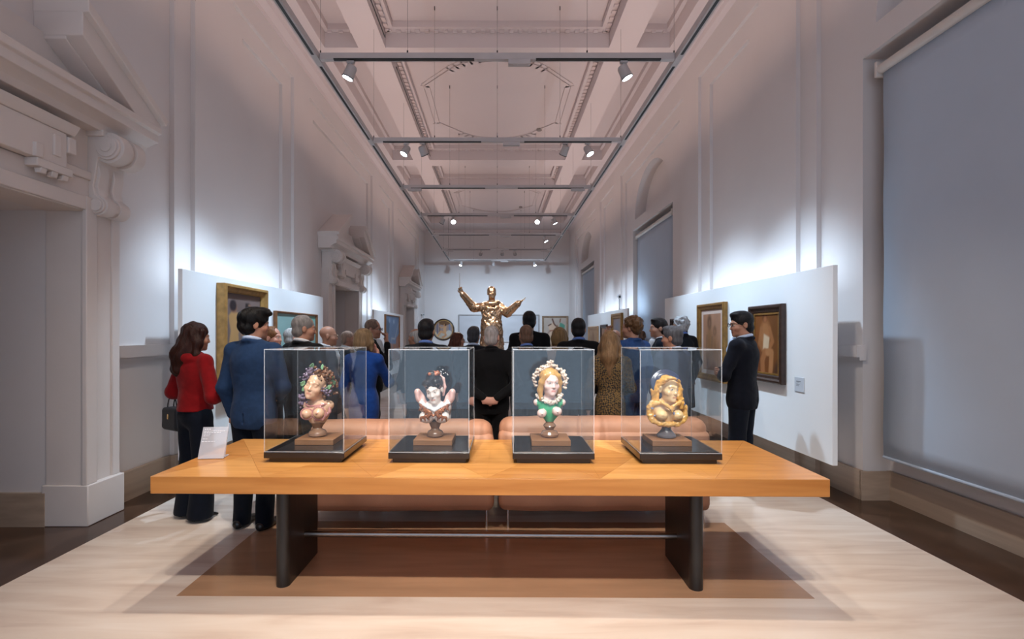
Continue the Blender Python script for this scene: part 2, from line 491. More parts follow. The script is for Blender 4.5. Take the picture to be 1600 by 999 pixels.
for a, b, t in COFF:
    for x0, x1 in ((-1.86, 1.86), (-2.87, -2.31), (2.31, 2.87)):
        big = x1-x0 > 1
        ring(ct, x0+0.001, x1-0.001, a+0.001, b-0.001, 0.14 if big else 0.07, 6.56, 6.67)
        nd = int((x1-x0)/0.15)
        for i in range(nd):
            xx = x0+(i+0.5)*(x1-x0)/nd; dn.box(xx-0.035, xx+0.035, b-0.08 if big else b-0.05, b-0.01, 6.535, 6.565)
        ny = int((b-a)/0.15)
        for i in range(ny):
            yy = a+(i+0.5)*(b-a)/ny
            if big:
                dn.box(x0+0.01, x0+0.08, yy-0.035, yy+0.035, 6.535, 6.565); dn.box(x1-0.08, x1-0.01, yy-0.035, yy+0.035, 6.535, 6.565)
co = struct('trim_5', ct, PAINT_C)
dno = dn.build('dentil_row', PAINT_C, co); dno['kind'] = 'stuff'
for a, b, t in COFF:                                          # eared moulding in each long coffer
    if t != 'L' or b-a < 3: continue
    m = (a+b)/2; hl = (b-a)/2
    P = []
    for i in range(13):
        th = -PI*0.28+PI*0.56*i/12; P.append((math.sin(th)*1.15, m+hl*0.36+math.cos(th)*hl*0.40))
    P = [(-1.45, m-0.9), (-1.45, m+0.9)]+P+[(1.45, m+0.9), (1.45, m-0.9)]
    P = P+[(x, 2*m-yy) for x, yy in P[::-1][2:-2]]
    om = MB(); nP = len(P)
    for off, z0, w_ in ((0, 6.635, 0.05), (0.10, 6.645, 0.03)):
        for i in range(nP):
            p = Vector((*P[i], 0)); q = Vector((*P[(i+1) % nP], 0))
            if (q-p).length < 1e-4: continue
            d = (q-p).normalized(); nn = Vector((-d.y, d.x, 0))
            p2, q2 = p-d*0.02+nn*off, q+d*0.02+nn*off
            c4 = [p2-nn*w_, q2-nn*w_, q2+nn*w_, p2+nn*w_]
            om.prism([(v.x, v.y) for v in c4], 'z', z0, 6.67)
    om.build('coffer_moulding', PAINT_C, co)

# skirting boards
def skirting(name, s, main, mid, inner, gaps, wins):
    mb = MB(); t = 0.035; H = 0.27
    segs = []; y = HALL0
    for c, ho, hi, k in sorted([(c, A_OUT, A_IN, 'A') for c in AC]+[(c, B_OUT, B_IN, 'B') for c in BC]):
        segs += [(y, c-ho, main), (c-ho, c-hi, mid), (c-hi, c+hi, inner), (c+hi, c+ho, mid)]; y = c+ho
    segs.append((y, HALL1, main))
    for a, b, p in segs:
        a = max(a, HALL0); b = min(b, HALL1)
        if b-a < 0.01: continue
        cut = [(g-gw, g+gw) for g, gw in gaps if a < g < b]
        parts = [(a, b)] if not cut else [(a, cut[0][0]), (cut[0][1], b)]
        for u, v in parts: mb.box(s*(p-t), s*(p+0.02), u-t*(p < inner), v+t*(p < inner), 0.0, H)
    for wv in wins:
        mb.box(s*(inner+0.26-t), s*(inner+0.28), wv-1.42, wv+1.42, 0.0, H)
        for e in (-1, 1):
            mb.box(s*(inner-t), s*(inner+0.26), wv+e*1.42-0.02, wv+e*1.42+e*0.0-e*t, 0.0, H)
    return struct(name, mb, TRAV_BASE)
skirting('baseboard_left', -1, LM, LMID, LI, [(d, 1.24) for d in DOORS], [])
skirting('baseboard_right', 1, RM, RMID, RI, [(d, 1.42) for d in WINS], WINS)
rv = MB()
for d in DOORS:
    rv.box(-4.55, -3.63, d+0.85, d+0.885, 0, 0.27); rv.box(-4.55, -3.63, d-0.885, d-0.85, 0, 0.27)
struct('baseboard_door', rv, TRAV_BASE)

# dado rails beside portals and windows
dr = MB()
for c, d in zip(AC[1:], DOORS):
    for e in (-1, 1):
        y0, y1 = d+e*1.24, c+e*(A_IN+0.05); dr.box(-LI-0.02, -LI+0.07, y0, y1, 1.33, 1.44); dr.box(-LI-0.02, -LI+0.045, y0, y1, 1.30, 1.33)
for c, d in zip(AC[1:], WINS):
    for e in (-1, 1):
        y0, y1 = d+e*1.40, c+e*(A_IN+0.05); dr.box(RI+0.02, RI-0.07, y0, y1, 1.33, 1.44); dr.box(RI+0.02, RI-0.045, y0, y1, 1.30, 1.33)
struct('trim_6', dr, PAINT)

# ------------------------------------------------------------------ portals on the left wall
STUCCO = mat('stucco', (0.66, 0.59, 0.555), 0.7, var=0.03, scale=2.0, bump=0.05, bscale=50)
def portal(i, c):
    root = empty('door_%d' % i, (0, c, 0)); root['kind'] = 'structure'
    F = -3.33
    for e in (-1, 1):
        j = MB().box(-3.64, F, e*0.872, e*1.23, 0, 2.85)
        j.box(F-0.01, F+0.03, e*0.86, e*0.97, 0.33, 2.66); j.box(F-0.01, F+0.015, e*1.15, e*1.235, 0.33, 2.8)
        j.build('jamb', STUCCO, root, bevel=0.006)
        MB().box(-3.66, F+0.045, e*0.855, e*1.25, 0, 0.33).build('plinth', STUCCO, root, bevel=0.008)
        # console bracket: scroll profile in X-Z, three lobes across
        cm = MB()
        def prof(off):
            P = []
            for q in range(19):                          # big upper volute
                th = PI*0.5-PI*1.25*q/18; P.append((-3.185+(0.115+off)*math.cos(th), 3.075+(0.115+off)*math.sin(th)))
            P += [(-3.265+off, 2.86), (-3.285+off, 2.76), (-3.27+off, 2.69)]
            for q in range(13):
                th = PI*0.30-PI*0.95*q/12; P.append((-3.27+(0.07+off*0.6)*math.cos(th), 2.60+(0.07+off*0.6)*math.sin(th)))
            P += [(-3.45, 2.53), (-3.45, 3.19)]
            return P
        lo, hi = sorted((e*0.92, e*1.22)); w3 = (hi-lo)/3
        cm.prism(prof(-0.012), 'y', lo, hi)
        cm.prism(prof(0.012), 'y', lo+0.02, lo+w3*1.25); cm.prism(prof(0.012), 'y', hi-w3*1.25, hi-0.02)
        for yy, d_ in ((lo, -1), (hi, 1)):               # volute eyes
            for rr, pr in ((0.085, 0.012), (0.045, 0.022)):
                cm.prism([(-3.185+rr*math.cos(2*PI*k/20), 3.075+rr*math.sin(2*PI*k/20)) for k in range(20)], 'y', yy, yy+d_*pr)
            cm.prism([(-3.27+0.05*math.cos(2*PI*k/16), 2.60+0.05*math.sin(2*PI*k/16)) for k in range(16)], 'y', yy, yy+d_*0.014)
        cm.build('console_bracket', STUCCO, root, bevel=0.004, seg=1)
        ck = MB().box(-3.46, -3.20, e*0.90, e*1.24, 3.16, 3.21); ck.build('bracket_cap', STUCCO, root, bevel=0.005)
        # raking cornice (half of the broken pediment)
        rc = MB()
        P = [(e*1.42, 3.42), (e*1.46, 3.50), (e*0.57, 4.02), (e*0.57, 3.78), (e*1.13, 3.42)]
        rc.prism(P, 'x', -3.46, -3.09)
        rc.prism([(e*1.44, 3.455), (e*1.47, 3.51), (e*0.566, 4.045), (e*0.566, 3.955)], 'x', -3.46, -3.04)
        rc.prism([(e*1.20, 3.44), (e*1.13, 3.42), (e*0.574, 3.755), (e*0.574, 3.82)], 'x', -3.46, -3.22)
        rc.build('raking_cornice', STUCCO, root, bevel=0.006)
    l = MB().box(-3.64, F+0.002, -0.9, 0.9, 2.54, 2.862)
    l.box(F-0.01, F+0.028, -0.862, 0.862, 2.55, 2.658); l.box(F-0.01, F+0.02, -1.2, 1.2, 2.8, 2.868)
    l.build('lintel', STUCCO, root, bevel=0.006)
    MB().box(-3.47, F-0.01, -1.2, 1.2, 2.86, 3.2).build('frieze', STUCCO, root)
    t = MB().box(F-0.02, -3.25, -0.62, 0.62, 2.80, 3.06)
    t.prism([(F, 3.06), (-3.24, 3.06), (-3.21, 3.10), (-3.19, 3.13), (F, 3.13)], 'y', -0.68, 0.68)
    for e in (-1, 1):
        t.box(F, -3.235, e*0.62, e*0.69, 2.92, 3.04); t.box(F, -3.235, e*0.36, e*0.66, 2.74, 2.80)
        for q in range(3): t.prism([(-3.30, 2.74), (-3.24, 2.74), (-3.25, 2.70), (-3.29, 2.70)], 'y', e*(0.40+0.09*q), e*(0.45+0.09*q))
        t.box(-3.26, -3.225, e*0.34, e*0.40, 2.80, 2.90)
        t.box(-3.26, -3.235, e*0.50, e*0.56, 2.86, 3.02)
    t.build('frieze_tablet', STUCCO, root, bevel=0.006)
    MB().prism([(-3.46, 3.2), (-3.22, 3.2), (-3.20, 3.25), (-3.13, 3.285), (-3.10, 3.29), (-3.10, 3.36), (-3.07, 3.37), (-3.07, 3.425), (-3.46, 3.425)], 'y', -1.42, 1.42).build('cornice', STUCCO, root, bevel=0.005)
    MB().prism([(-1.15, 3.42), (1.15, 3.42), (0.57, 3.8), (-0.57, 3.8)], 'x', -3.46, -3.38).build('tympanum', STUCCO, root)
    MB().box(-4.6, -4.52, -0.9, 0.9, 0, 2.58).build('door_leaf', mat('inner_door_paint', (0.45, 0.45, 0.47), 0.6, var=0.03), root)
    return root
for i, c in enumerate(DOORS): portal(i+1, c)

# ------------------------------------------------------------------ roller blinds on the right
def blind(c, label):
    root = empty('roller_blind', (0, c, 0)); tag(root, label, 'blind', 'roller blinds over the tall windows')
    fab = mat('blind_fabric', (0.41, 0.47, 0.56), 0.8, var=0.02, scale=2, bump=0.08, bscale=400)
    tub = mat('blind_tube', (0.62, 0.56, 0.52), 0.5, var=0.02)
    x = 3.49
    P = []
    nz = 24
    for q in range(nz+1):
        z = 0.45+(3.92-0.45)*q/nz; P.append([(x+0.004*math.sin(q*0.9+c), yy, z) for yy in np.linspace(-1.255, 1.255, 9)])
    mb = MB().grid(P); fo = mb.build('blind_fabric', fab, root, smooth=True)
    sm = fo.modifiers.new('thick', 'SOLIDIFY'); sm.thickness = 0.004
    MB().tube([(x, -1.255, 0.44), (x, 1.255, 0.44)], 0.014, 10).build('hem_bar', fab, root, smooth=True)
    MB().tube([(x-0.01, -1.27, 3.95), (x-0.01, 1.27, 3.95)], 0.045, 16).build('roller_tube', tub, root, smooth=True)
    for e in (-1, 1): MB().box(x-0.055, x+0.2, e*1.27, e*1.30, 3.88, 4.02).build('bracket', tub, root, bevel=0.005)
    return root
blind(3.25, 'large pale blue-grey roller blind filling the nearest right-hand window bay')
blind(11.15, 'tall roller blind behind the curly-haired visitors on the right wall')
blind(19.05, 'small distant roller blind near the far end of the right wall')

# ------------------------------------------------------------------ hanging panels
PANEL = mat('panel_white', (0.84, 0.855, 0.87), 0.6, var=0.015, scale=1.5)
def panel(s, x, y0, y1, z0, z1, label, fix):
    root = empty('display_panel', (s*x, (y0+y1)/2, 0)); tag(root, label, 'panel', 'white exhibition panels hung in front of the side walls')
    hl = (y1-y0)/2
    MB().box(0, s*0.045, -hl, hl, z0, z1).build('board', PANEL, root, bevel=0.003)
    for yy in fix:
        yy -= (y0+y1)/2
        for z in (z0+0.3, z1-0.4): MB().box(s*0.04, s*((LM if s < 0 else RM)-x-0.003), yy-0.03, yy+0.03, z-0.03, z+0.03).build('standoff', PANEL, root)
    MB().box(s*0.06, s*0.14, -hl*0.82, hl*0.96, z1-0.12, z1-0.08).build('lamp_tray', PANEL, root)
    return root
PXL = 2.95; PXR = 2.97
panel(-1, PXL, 4.68, 8.46, 0.36, 2.16, 'white wall panel behind the woman in red, left side', (5.95, 8.40))
panel(1, PXR, 4.42, 8.85, 0.38, 2.16, 'white wall panel behind the man with crossed arms, right side', (5.95, 8.60))
panel(-1, PXL+0.04, 12.1, 15.9, 0.36, 2.12, 'distant white wall panel carrying the blue cityscape painting, left side', (13.75, 14.0))
panel(1, PXR, 11.4, 16.4, 0.38, 2.12, 'distant white wall panel carrying a row of small paintings, right side', (13.85, 16.25))
# ------------------------------------------------------------------ suspended lighting track
TH, TX = 4.53, 1.97
BARS = [-2.0, 0.5, 2.95, 5.45, 7.80, 10.30, 12.73, 15.24, 17.96, 20.68]
TRACKM = mat('track_grey', (0.52, 0.48, 0.475), 0.55, var=0.03)
SLOTM = mat('track_slot_black', (0.012, 0.012, 0.012), 0.5, var=0.2)
WIREM = mat('wire_steel', (0.22, 0.2, 0.2), 0.4, 0.6, var=0.1)
track = empty('lighting_track', (0, 0, TH)); tag(track, 'suspended grey lighting track frame with cross bars under the coffered ceiling', 'light track')
for s in (-1, 1):
    r = MB().box(s*TX-0.035, s*TX+0.035, -3.5, 20.7, 0, 0.075).build('side_rail', TRACKM, track, bevel=0.003)
    MB().box(s*TX-0.026, s*TX+0.026, -3.4, 20.6, 0.075, 0.079).build('fill_light_strip', mat('fill_strip_opal', (0.8, 0.78, 0.75), 0.5, var=0.02), r)  # strip added as a body for the invented ceiling fill light
    for a, b in zip(BARS[:-1], BARS[1:]):
        MB().box(s*TX-0.014, s*TX+0.014, a+0.12, b-0.12, -0.003, 0.004).build('slot', SLOTM, r)
BOXES = {5.45: [(0.24, 0.24)], 7.80: [(0.22, 0.26)], 10.30: [(-1.7, 0.28), (1.66, 0.28)], 12.73: [(0.22, 0.27)], 15.24: [(0.24, 0.27)], 17.96: [(-1.7, 0.26), (1.7, 0.26)], 20.68: [(0.3, 0.3)]}
for y in BARS:
    b = MB().box(-TX+0.04, TX-0.04, y-0.03, y+0.03, 0.002, 0.073).build('cross_bar', TRACKM, track, bevel=0.003)
    for x0, x1 in ((-1.78, -0.25), (0.42, 1.78)):
        MB().box(x0, x1, y-0.032, y+0.004, -0.002, 0.012).build('slot', SLOTM, b)
    for x, w_ in BOXES.get(y, []):
        MB().box(x-w_/2, x+w_/2, y-0.035, y+0.035, -0.05, 0.0).build('driver_box', TRACKM, b, bevel=0.003)
    if y < 0: continue
    for x in (-1.93, -0.98, 0.0, 0.98, 1.93):
        top = 6.66 if any(a < y < c for a, c, t in COFF) else 6.3
        wr = MB().tube([(x, y, 0.07), (x, y, top-TH)], 0.0022, 5).build('suspension_wire', WIREM, track)
        MB().tube([(x, y, 0.07), (x, y, 0.11)], 0.008, 6).build('wire_clamp', SLOTM, wr)
        MB().tube([(x, y, top-TH-0.06), (x, y, top-TH)], 0.008, 6).build('wire_anchor', SLOTM, wr)

LENS = emit_mat('lamp_lens', (0.85, 0.93, 1.0), 30)
LENS_DIM = mat('lamp_lens_off', (0.15, 0.15, 0.16), 0.2, var=0.05)
HOUS = mat('spot_housing', (0.46, 0.43, 0.425), 0.5, var=0.03)
RIMM = mat('spot_rim', (0.03, 0.03, 0.03), 0.4, var=0.1)
def track_spot(x, y, target, label, lit=True, power=0, col=(1, 0.93, 0.86), angle=45, blend=0.7, sz=1.0, z=TH):
    z -= 0.005
    root = empty('track_spotlight', (x, y, z)); tag(root, label, 'spotlight', 'spotlights clipped to the lighting track')
    MB().box(-0.04, 0.04, -0.02, 0.02, -0.025, 0.0).build('adapter', HOUS, root, bevel=0.003)
    MB().tube([(0, 0, -0.02), (0, 0, -0.075)], 0.012, 8).build('stem', HOUS, root, smooth=True)
    piv = Vector((0, 0, -0.10))
    d = (Vector(target)-(Vector((x, y, z))+piv)).normalized()
    h = MB(); a0 = piv-d*0.05*sz; a1 = piv+d*0.085*sz
    h.tube([a0-d*0.005, a0, a0+d*0.02, a1-d*0.006, a1], [0.03*sz, 0.045*sz, 0.056*sz, 0.062*sz, 0.062*sz], 20)
    ho = h.build('housing', HOUS, root, smooth=True)
    MB().tube([a1-d*0.002, a1+d*0.008], 0.064*sz, 20).build('rim', RIMM, ho, smooth=True)
    MB().tube([a1+d*0.006, a1+d*0.0095], 0.055*sz, 20).build('lens', LENS if lit else LENS_DIM, ho)
    if power:
        L = spot_light('spot_lamp', Vector((x, y, z))+a1+d*0.03, target, power, col, angle, blend, 0.05)
    return root
VX0 = [-1.197, -0.42, 0.35, 1.13]
W_ = (1.0, 0.90, 0.78); C_ = (0.60, 0.80, 1.0); N_ = (1.0, 0.95, 0.90)
track_spot(-1.60, 5.45, (-2.95, 5.5, 1.2), 'lit spotlight at the left end of the nearest cross bar', True, 560, C_, 60, 1.0)
track_spot(1.38, 5.45, (2.97, 5.5, 1.2), 'lit spotlight at the right end of the nearest cross bar', True, 560, C_, 60, 1.0)
track_spot(-1.42, 7.80, (-2.95, 7.0, 1.25), 'lit spotlight on the left of the second cross bar', True, 560, C_, 62, 1.0)
track_spot(-1.17, 7.80, (-0.2, 9.4, 2.2), 'grey spotlight turned away beside the left lit lamp of the second cross bar', False, 600, W_, 34, 0.6)
track_spot(1.06, 7.80, (0.2, 9.4, 2.2), 'grey spotlight turned away beside the right lit lamp of the second cross bar', False, 420, W_, 34, 0.6)
track_spot(1.41, 7.80, (2.97, 7.0, 1.25), 'lit spotlight on the right of the second cross bar', True, 560, C_, 62, 1.0)
track_spot(-1.39, 12.73, (-3.0, 13.6, 1.5), 'grey spotlight leftmost on the fourth cross bar', False, 300, C_, 70, 0.8)
track_spot(-1.13, 12.73, (-0.4, 9.9, 2.0), 'lit spotlight facing forward on the left of the fourth cross bar', True, 260, W_, 40, 0.6)
track_spot(1.03, 12.73, (0.4, 9.9, 2.0), 'lit spotlight facing forward on the right of the fourth cross bar', True, 260, W_, 40, 0.6)
track_spot(1.44, 12.73, (2.97, 12.9, 1.5), 'lit spotlight rightmost on the fourth cross bar', True, 280, C_, 70, 0.8)
track_spot(1.45, 15.24, (2.97, 15.0, 1.5), 'single lit spotlight on the fifth cross bar', True, 240, C_, 70, 0.8)
track_spot(-0.58, 17.96, (-2.2, 23, 1.7), 'small grey spotlight left of three on the sixth cross bar', False, 620, C_, 80, 1.0)
track_spot(0.18, 17.96, (0.1, 23, 1.7), 'small grey spotlight in the middle of three on the sixth cross bar', False, 620, C_, 80, 1.0)
track_spot(0.62, 17.96, (2.2, 23, 1.7), 'small grey spotlight right of three on the sixth cross bar', False, 620, C_, 80, 1.0)
track_spot(-1.50, 20.68, (-2.6, 19.5, 0.2), 'tiny lit spotlight on the left of the farthest cross bar', True, 60, C_, 70, 0.8)
track_spot(-0.16, 20.68, (-0.2, 23, 1.2), 'tiny grey spotlight in the middle of the farthest cross bar', False)
track_spot(1.54, 20.68, (2.6, 19.5, 0.2), 'tiny lit spotlight on the right of the farthest cross bar', True, 60, C_, 70, 0.8)
# lamps on the bars above the camera, lighting the table and the floor in front
track_spot(-0.9, 0.5, (-0.8, 3.35, 0.8), 'track lamp above and left of the camera aimed at the table', True, 330, W_, 62, 1.0)
track_spot(0.9, 0.5, (0.8, 3.35, 0.8), 'track lamp above and right of the camera aimed at the table', True, 330, W_, 62, 1.0)
track_spot(-1.3, 2.95, (-1.9, 4.3, 0.0), 'track lamp over the table aimed at the floor on the left', True, 240, W_, 75, 1.0)
track_spot(1.3, 2.95, (2.3, 4.2, 0.0), 'track lamp over the table aimed at the floor on the right', True, 240, W_, 75, 1.0)
track_spot(-0.7, 2.95, (-0.75, 3.2, 0.75), 'track lamp over the table pointing straight down, left of centre', True, 150, W_, 75, 1.0)
track_spot(0.7, 2.95, (0.75, 3.2, 0.75), 'track lamp over the table pointing straight down, right of centre', True, 150, W_, 75, 1.0)
track_spot(0.0, 0.5, (0.0, 2.1, 0.0), 'track lamp above the camera aimed at the floor before the table', True, 300, W_, 80, 1.0)
for x_, bx_, nm in ((-1.2, VX0[0], 'leftmost'), (-0.45, VX0[1], 'second'), (0.35, VX0[2], 'third'), (1.2, VX0[3], 'rightmost')):
    track_spot(x_, 0.5, (bx_, 3.36, 1.12), 'narrow track lamp above the camera aimed at the %s bust' % nm, True, 700, N_, 14, 0.8)
# ceiling fittings
for x, y, lab in ((1.05, 12.5, 'round smoke detector on the ceiling right of centre, nearer one'), (0.95, 20.2, 'round smoke detector on the ceiling right of centre, farther one')):
    o = MB().lathe([(0.055, 0), (0.07, 0.012), (0.07, 0.03), (0.05, 0.045)], (0, 0, 0), 20).build('smoke_detector', mat('detector_plastic', (0.25, 0.22, 0.21), 0.5, var=0.03), smooth=True, loc=(x, y, 6.615)); tag(o, lab, 'smoke detector')
for y0, y1, lab in ((4.0, 8.0, 'thin dark cable along the left ceiling beam, nearest run'), (8.9, 13.4, 'thin dark cable along the left ceiling beam, middle run'), (14.3, 21.0, 'thin dark cable along the left ceiling beam, farthest run')):
    o = MB().tube([(-1.80, y0, 6.298), (-1.80, (y0+y1)/2, 6.290), (-1.80, y1, 6.298)], 0.009, 6).build('ceiling_cable', SLOTM); tag(o, lab, 'cable', 'ceiling cables')
o = MB().tube([(-2.02, 20.6, 4.6), (-2.02, 20.6, 6.32)], 0.006, 6).build('drop_cable', WIREM); tag(o, 'thin vertical cable dropping to the far left corner of the track', 'cable')
def sec_camera(x, y, z, s, label):
    root = empty('security_camera', (x, y, z)); tag(root, label, 'camera')
    wm = mat('camera_white', (0.6, 0.6, 0.62), 0.4, var=0.03)
    MB().tube([(0, 0, -0.305), (0, 0, 0.0)], 0.022, 10).build('post', wm, root, smooth=True)
    MB().tube([(0, 0.08, 0.03), (s*0.02, -0.10, 0.0)], 0.05, 14).build('body', wm, root, smooth=True)
    MB().tube([(s*0.02, -0.10, 0.0), (s*0.021, -0.108, -0.001)], 0.024, 14).build('lens', SLOTM, root)
sec_camera(2.99, 12.2, 2.425, -1, 'small white security camera with black lens on the right wall panel')
sec_camera(-3.25, 22.0, 2.34, 1, 'tiny dark security camera in the far left corner')
MB().box(-0.108, 0.0, -0.02, 0.02, -0.02, 0.02).build('bracket', SLOTM, bpy.data.objects['security_camera.001'])
# ------------------------------------------------------------------ the long table
TCX, TCY, TROT, TTOP = -0.052, 3.275, -0.016, 0.75
def T(x, y):                                                    # point given in hall axes, turned with the table
    c, s = math.cos(TROT), math.sin(TROT); dx, dy = x-TCX, y-TCY
    return TCX+c*dx-s*dy, TCY+s*dx+c*dy
def wood(name, ang, c1, c2, rough=0.28, scale=3.0, axis='z'):
    if name in _M: return _M[name]
    m = mat(name, c1, rough); nt = m.node_tree; N = nt.nodes; b = N['Principled BSDF']
    tc = N.new('ShaderNodeTexCoord'); mp = N.new('ShaderNodeMapping')
    mp.inputs['Rotation'].default_value = (0, 0, ang); mp.inputs['Scale'].default_value = (0.7, 9, 9)
    nt.links.new(tc.outputs['Object'], mp.inputs[0])
    n1 = N.new('ShaderNodeTexNoise'); n1.inputs['Scale'].default_value = scale; n1.inputs['Detail'].default_value = 6; n1.inputs['Distortion'].default_value = 0.4
    nt.links.new(mp.outputs[0], n1.inputs['Vector'])
    r = N.new('ShaderNodeValToRGB'); e = r.color_ramp.elements
    e[0].position = 0.3; e[0].color = (*c1, 1); e[1].position = 0.75; e[1].color = (*c2, 1)
    nt.links.new(n1.outputs[0], r.inputs[0]); nt.links.new(r.outputs[0], b.inputs['Base Color'])
    bp = N.new('ShaderNodeBump'); bp.inputs['Strength'].default_value = 0.04; nt.links.new(n1.outputs[0], bp.inputs['Height']); nt.links.new(bp.outputs[0], b.inputs['Normal'])
    return m
OAK1, OAK2 = (0.50, 0.185, 0.040), (0.66, 0.285, 0.075)
tb = empty('table', (TCX, TCY, 0), TROT); tag(tb, 'long wooden table with veneered top and black slab legs', 'table')
HW, HD = 1.893, 0.498
core = MB().box(-HW, HW, -HD, HD, TTOP-0.097, TTOP-0.002).build('table_top', wood('table_edge_wood', 0, OAK1, OAK2, 0.35, 2.0), tb, bevel=0.004)
vA = [wood('veneer_%d' % i, a, c1, c2) for i, (a, c1, c2) in enumerate(((0.0, (0.58, 0.255, 0.066), (0.76, 0.40, 0.13)), (PI/2, (0.48, 0.195, 0.046), (0.65, 0.31, 0.088)), (PI/4, (0.54, 0.23, 0.057), (0.72, 0.36, 0.11))))]
NX = 6; g = 0.0006
for i in range(NX):
    x0, x1 = -HW+2*HW*i/NX, -HW+2*HW*(i+1)/NX; cx, cy = (x0+x1)/2, 0
    for tri, m in (([(x0, -HD), (x1, -HD), (cx, cy)], vA[(i) % 2]), ([(x1, -HD), (x1, HD), (cx, cy)], vA[2-(i % 2)]), ([(x1, HD), (x0, HD), (cx, cy)], vA[i % 2]), ([(x0, HD), (x0, -HD), (cx, cy)], vA[1+(i % 2)])):
        mx = sum(p[0] for p in tri)/3; my = sum(p[1] for p in tri)/3
        tri = [(p[0]+(mx-p[0])*0.003, p[1]+(my-p[1])*0.003) for p in tri]
        MB().prism(tri, 'z', TTOP-0.003, TTOP).build('veneer_triangle', m, core)
EBON = mat('ebonised_wood', (0.018, 0.015, 0.014), 0.38, var=0.3, scale=6, stretch=(8, 8, 1))
for e in (-1, 1):
    P = []
    cy0, cy1, r = -0.25+0.04, 0.27-0.04, 0.042
    for q in range(13): P.append((r*math.cos(PI+PI*q/12), cy0+r*math.sin(PI+PI*q/12)))
    for q in range(13): P.append((r*math.cos(PI*q/12), cy1+r*math.sin(PI*q/12)))
    MB().prism([(e*1.265+a, b) for a, b in P], 'z', 0, TTOP-0.097).build('slab_leg', EBON, tb, smooth=True)
CHROME = mat('dark_chrome', (0.30, 0.27, 0.26), 0.28, 1.0, var=0.12, scale=4)
MB().tube([(-1.24, 0.02, 0.225), (1.24, 0.02, 0.225)], 0.02, 16).build('stretcher_tube', CHROME, tb, smooth=True)

# ------------------------------------------------------------------ sofas behind the table
LEATH = mat('tan_leather', (0.42, 0.20, 0.118), 0.55, var=0.10, scale=3, bump=0.1, bscale=150)
def soft_box(mb_unused, x0, x1, y0, y1, z0, z1, r, name, m, parent, puff=0.02):
    S = Sculpt(); S.box(((x0+x1)/2, (y0+y1)/2, (z0+z1)/2), ((x1-x0)/2-r, (y1-y0)/2-r, (z1-z0)/2-r), r, 0.001)
    def d(x, y, z): return -puff*np.cos((x-(x0+x1)/2)/(x1-x0)*PI).clip(0)*np.cos((y-(y0+y1)/2)/(y1-y0)*PI).clip(0)-0.005*np.sin(9*x+3)*np.sin(14*z+5*x)
    return S.build(name, m, parent, vox=0.03, disp=d)
def sofa(x0, x1, label, dz):
    y0 = 3.93; root = empty('sofa', ((x0+x1)/2, y0, 0)); tag(root, label, 'sofa', 'pair of tan leather sofas behind the table')
    h = (x1-x0)/2
    soft_box(0, -h, h, 0.02, 0.80, 0.14, 0.42, 0.05, 'base', LEATH, root, 0.004)
    soft_box(0, -h, h, 0.00, 0.17, 0.14, 0.76+dz, 0.05, 'backrest', LEATH, root, 0.006)
    soft_box(0, -h+0.01, h-0.01, 0.02, 0.27, 0.50, 0.845+dz, 0.09, 'back_cushion', LEATH, root, 0.012)
    for q in range(2): soft_box(0, -h+0.02+q*h, -0.01+q*h, 0.24, 0.80, 0.36, 0.46, 0.05, 'seat_cushion', LEATH, root, 0.02)
    for x in (-h+0.08, h-0.06):
        for y in (0.05, 0.72): MB().tube([(x, y, 0.16), (x, y, 0)], 0.012, 10).build('leg', mat('polished_chrome', (0.75, 0.73, 0.7), 0.12, 1.0, var=0.02), root, smooth=True)
    return root
sofa(-1.52, -0.025, 'tan leather sofa behind the left half of the table', 0.0)
sofa(0.005, 1.70, 'tan leather sofa behind the right half of the table', 0.025)

# ------------------------------------------------------------------ vitrines
ACRY = glass_mat('acrylic_sheet', (0.955, 0.975, 0.98), 1.47)
def edge_mat():
    m = bpy.data.materials.new('acrylic_edge'); m.use_nodes = True; nt = m.node_tree; N = nt.nodes; b = N['Principled BSDF']
    b.inputs['Base Color'].default_value = (0.88, 0.93, 1, 1); b.inputs['Roughness'].default_value = 0.15
    t = N.new('ShaderNodeBsdfTransparent'); mx = N.new('ShaderNodeMixShader'); mx.inputs[0].default_value = 0.22
    nt.links.new(t.outputs[0], mx.inputs[1]); nt.links.new(b.outputs[0], mx.inputs[2]); nt.links.new(mx.outputs[0], N['Material Output'].inputs[0])
    return m
EDGE = edge_mat()
BLK = mat('black_lacquer', (0.014, 0.012, 0.012), 0.18, var=0.3, scale=5, spec=0.6)
BLOCKM = wood('walnut_block', 0, (0.20, 0.085, 0.035), (0.29, 0.135, 0.06), 0.5, 4.0)
VX = [-1.197, -0.42, 0.35, 1.13]; VY = 3.33
VLAB = ['vine-crowned bust with grapes', 'dark-haired bust with white wing collar', 'blonde bust in green', 'golden-haired bust with blue hat']
VR = 0.248
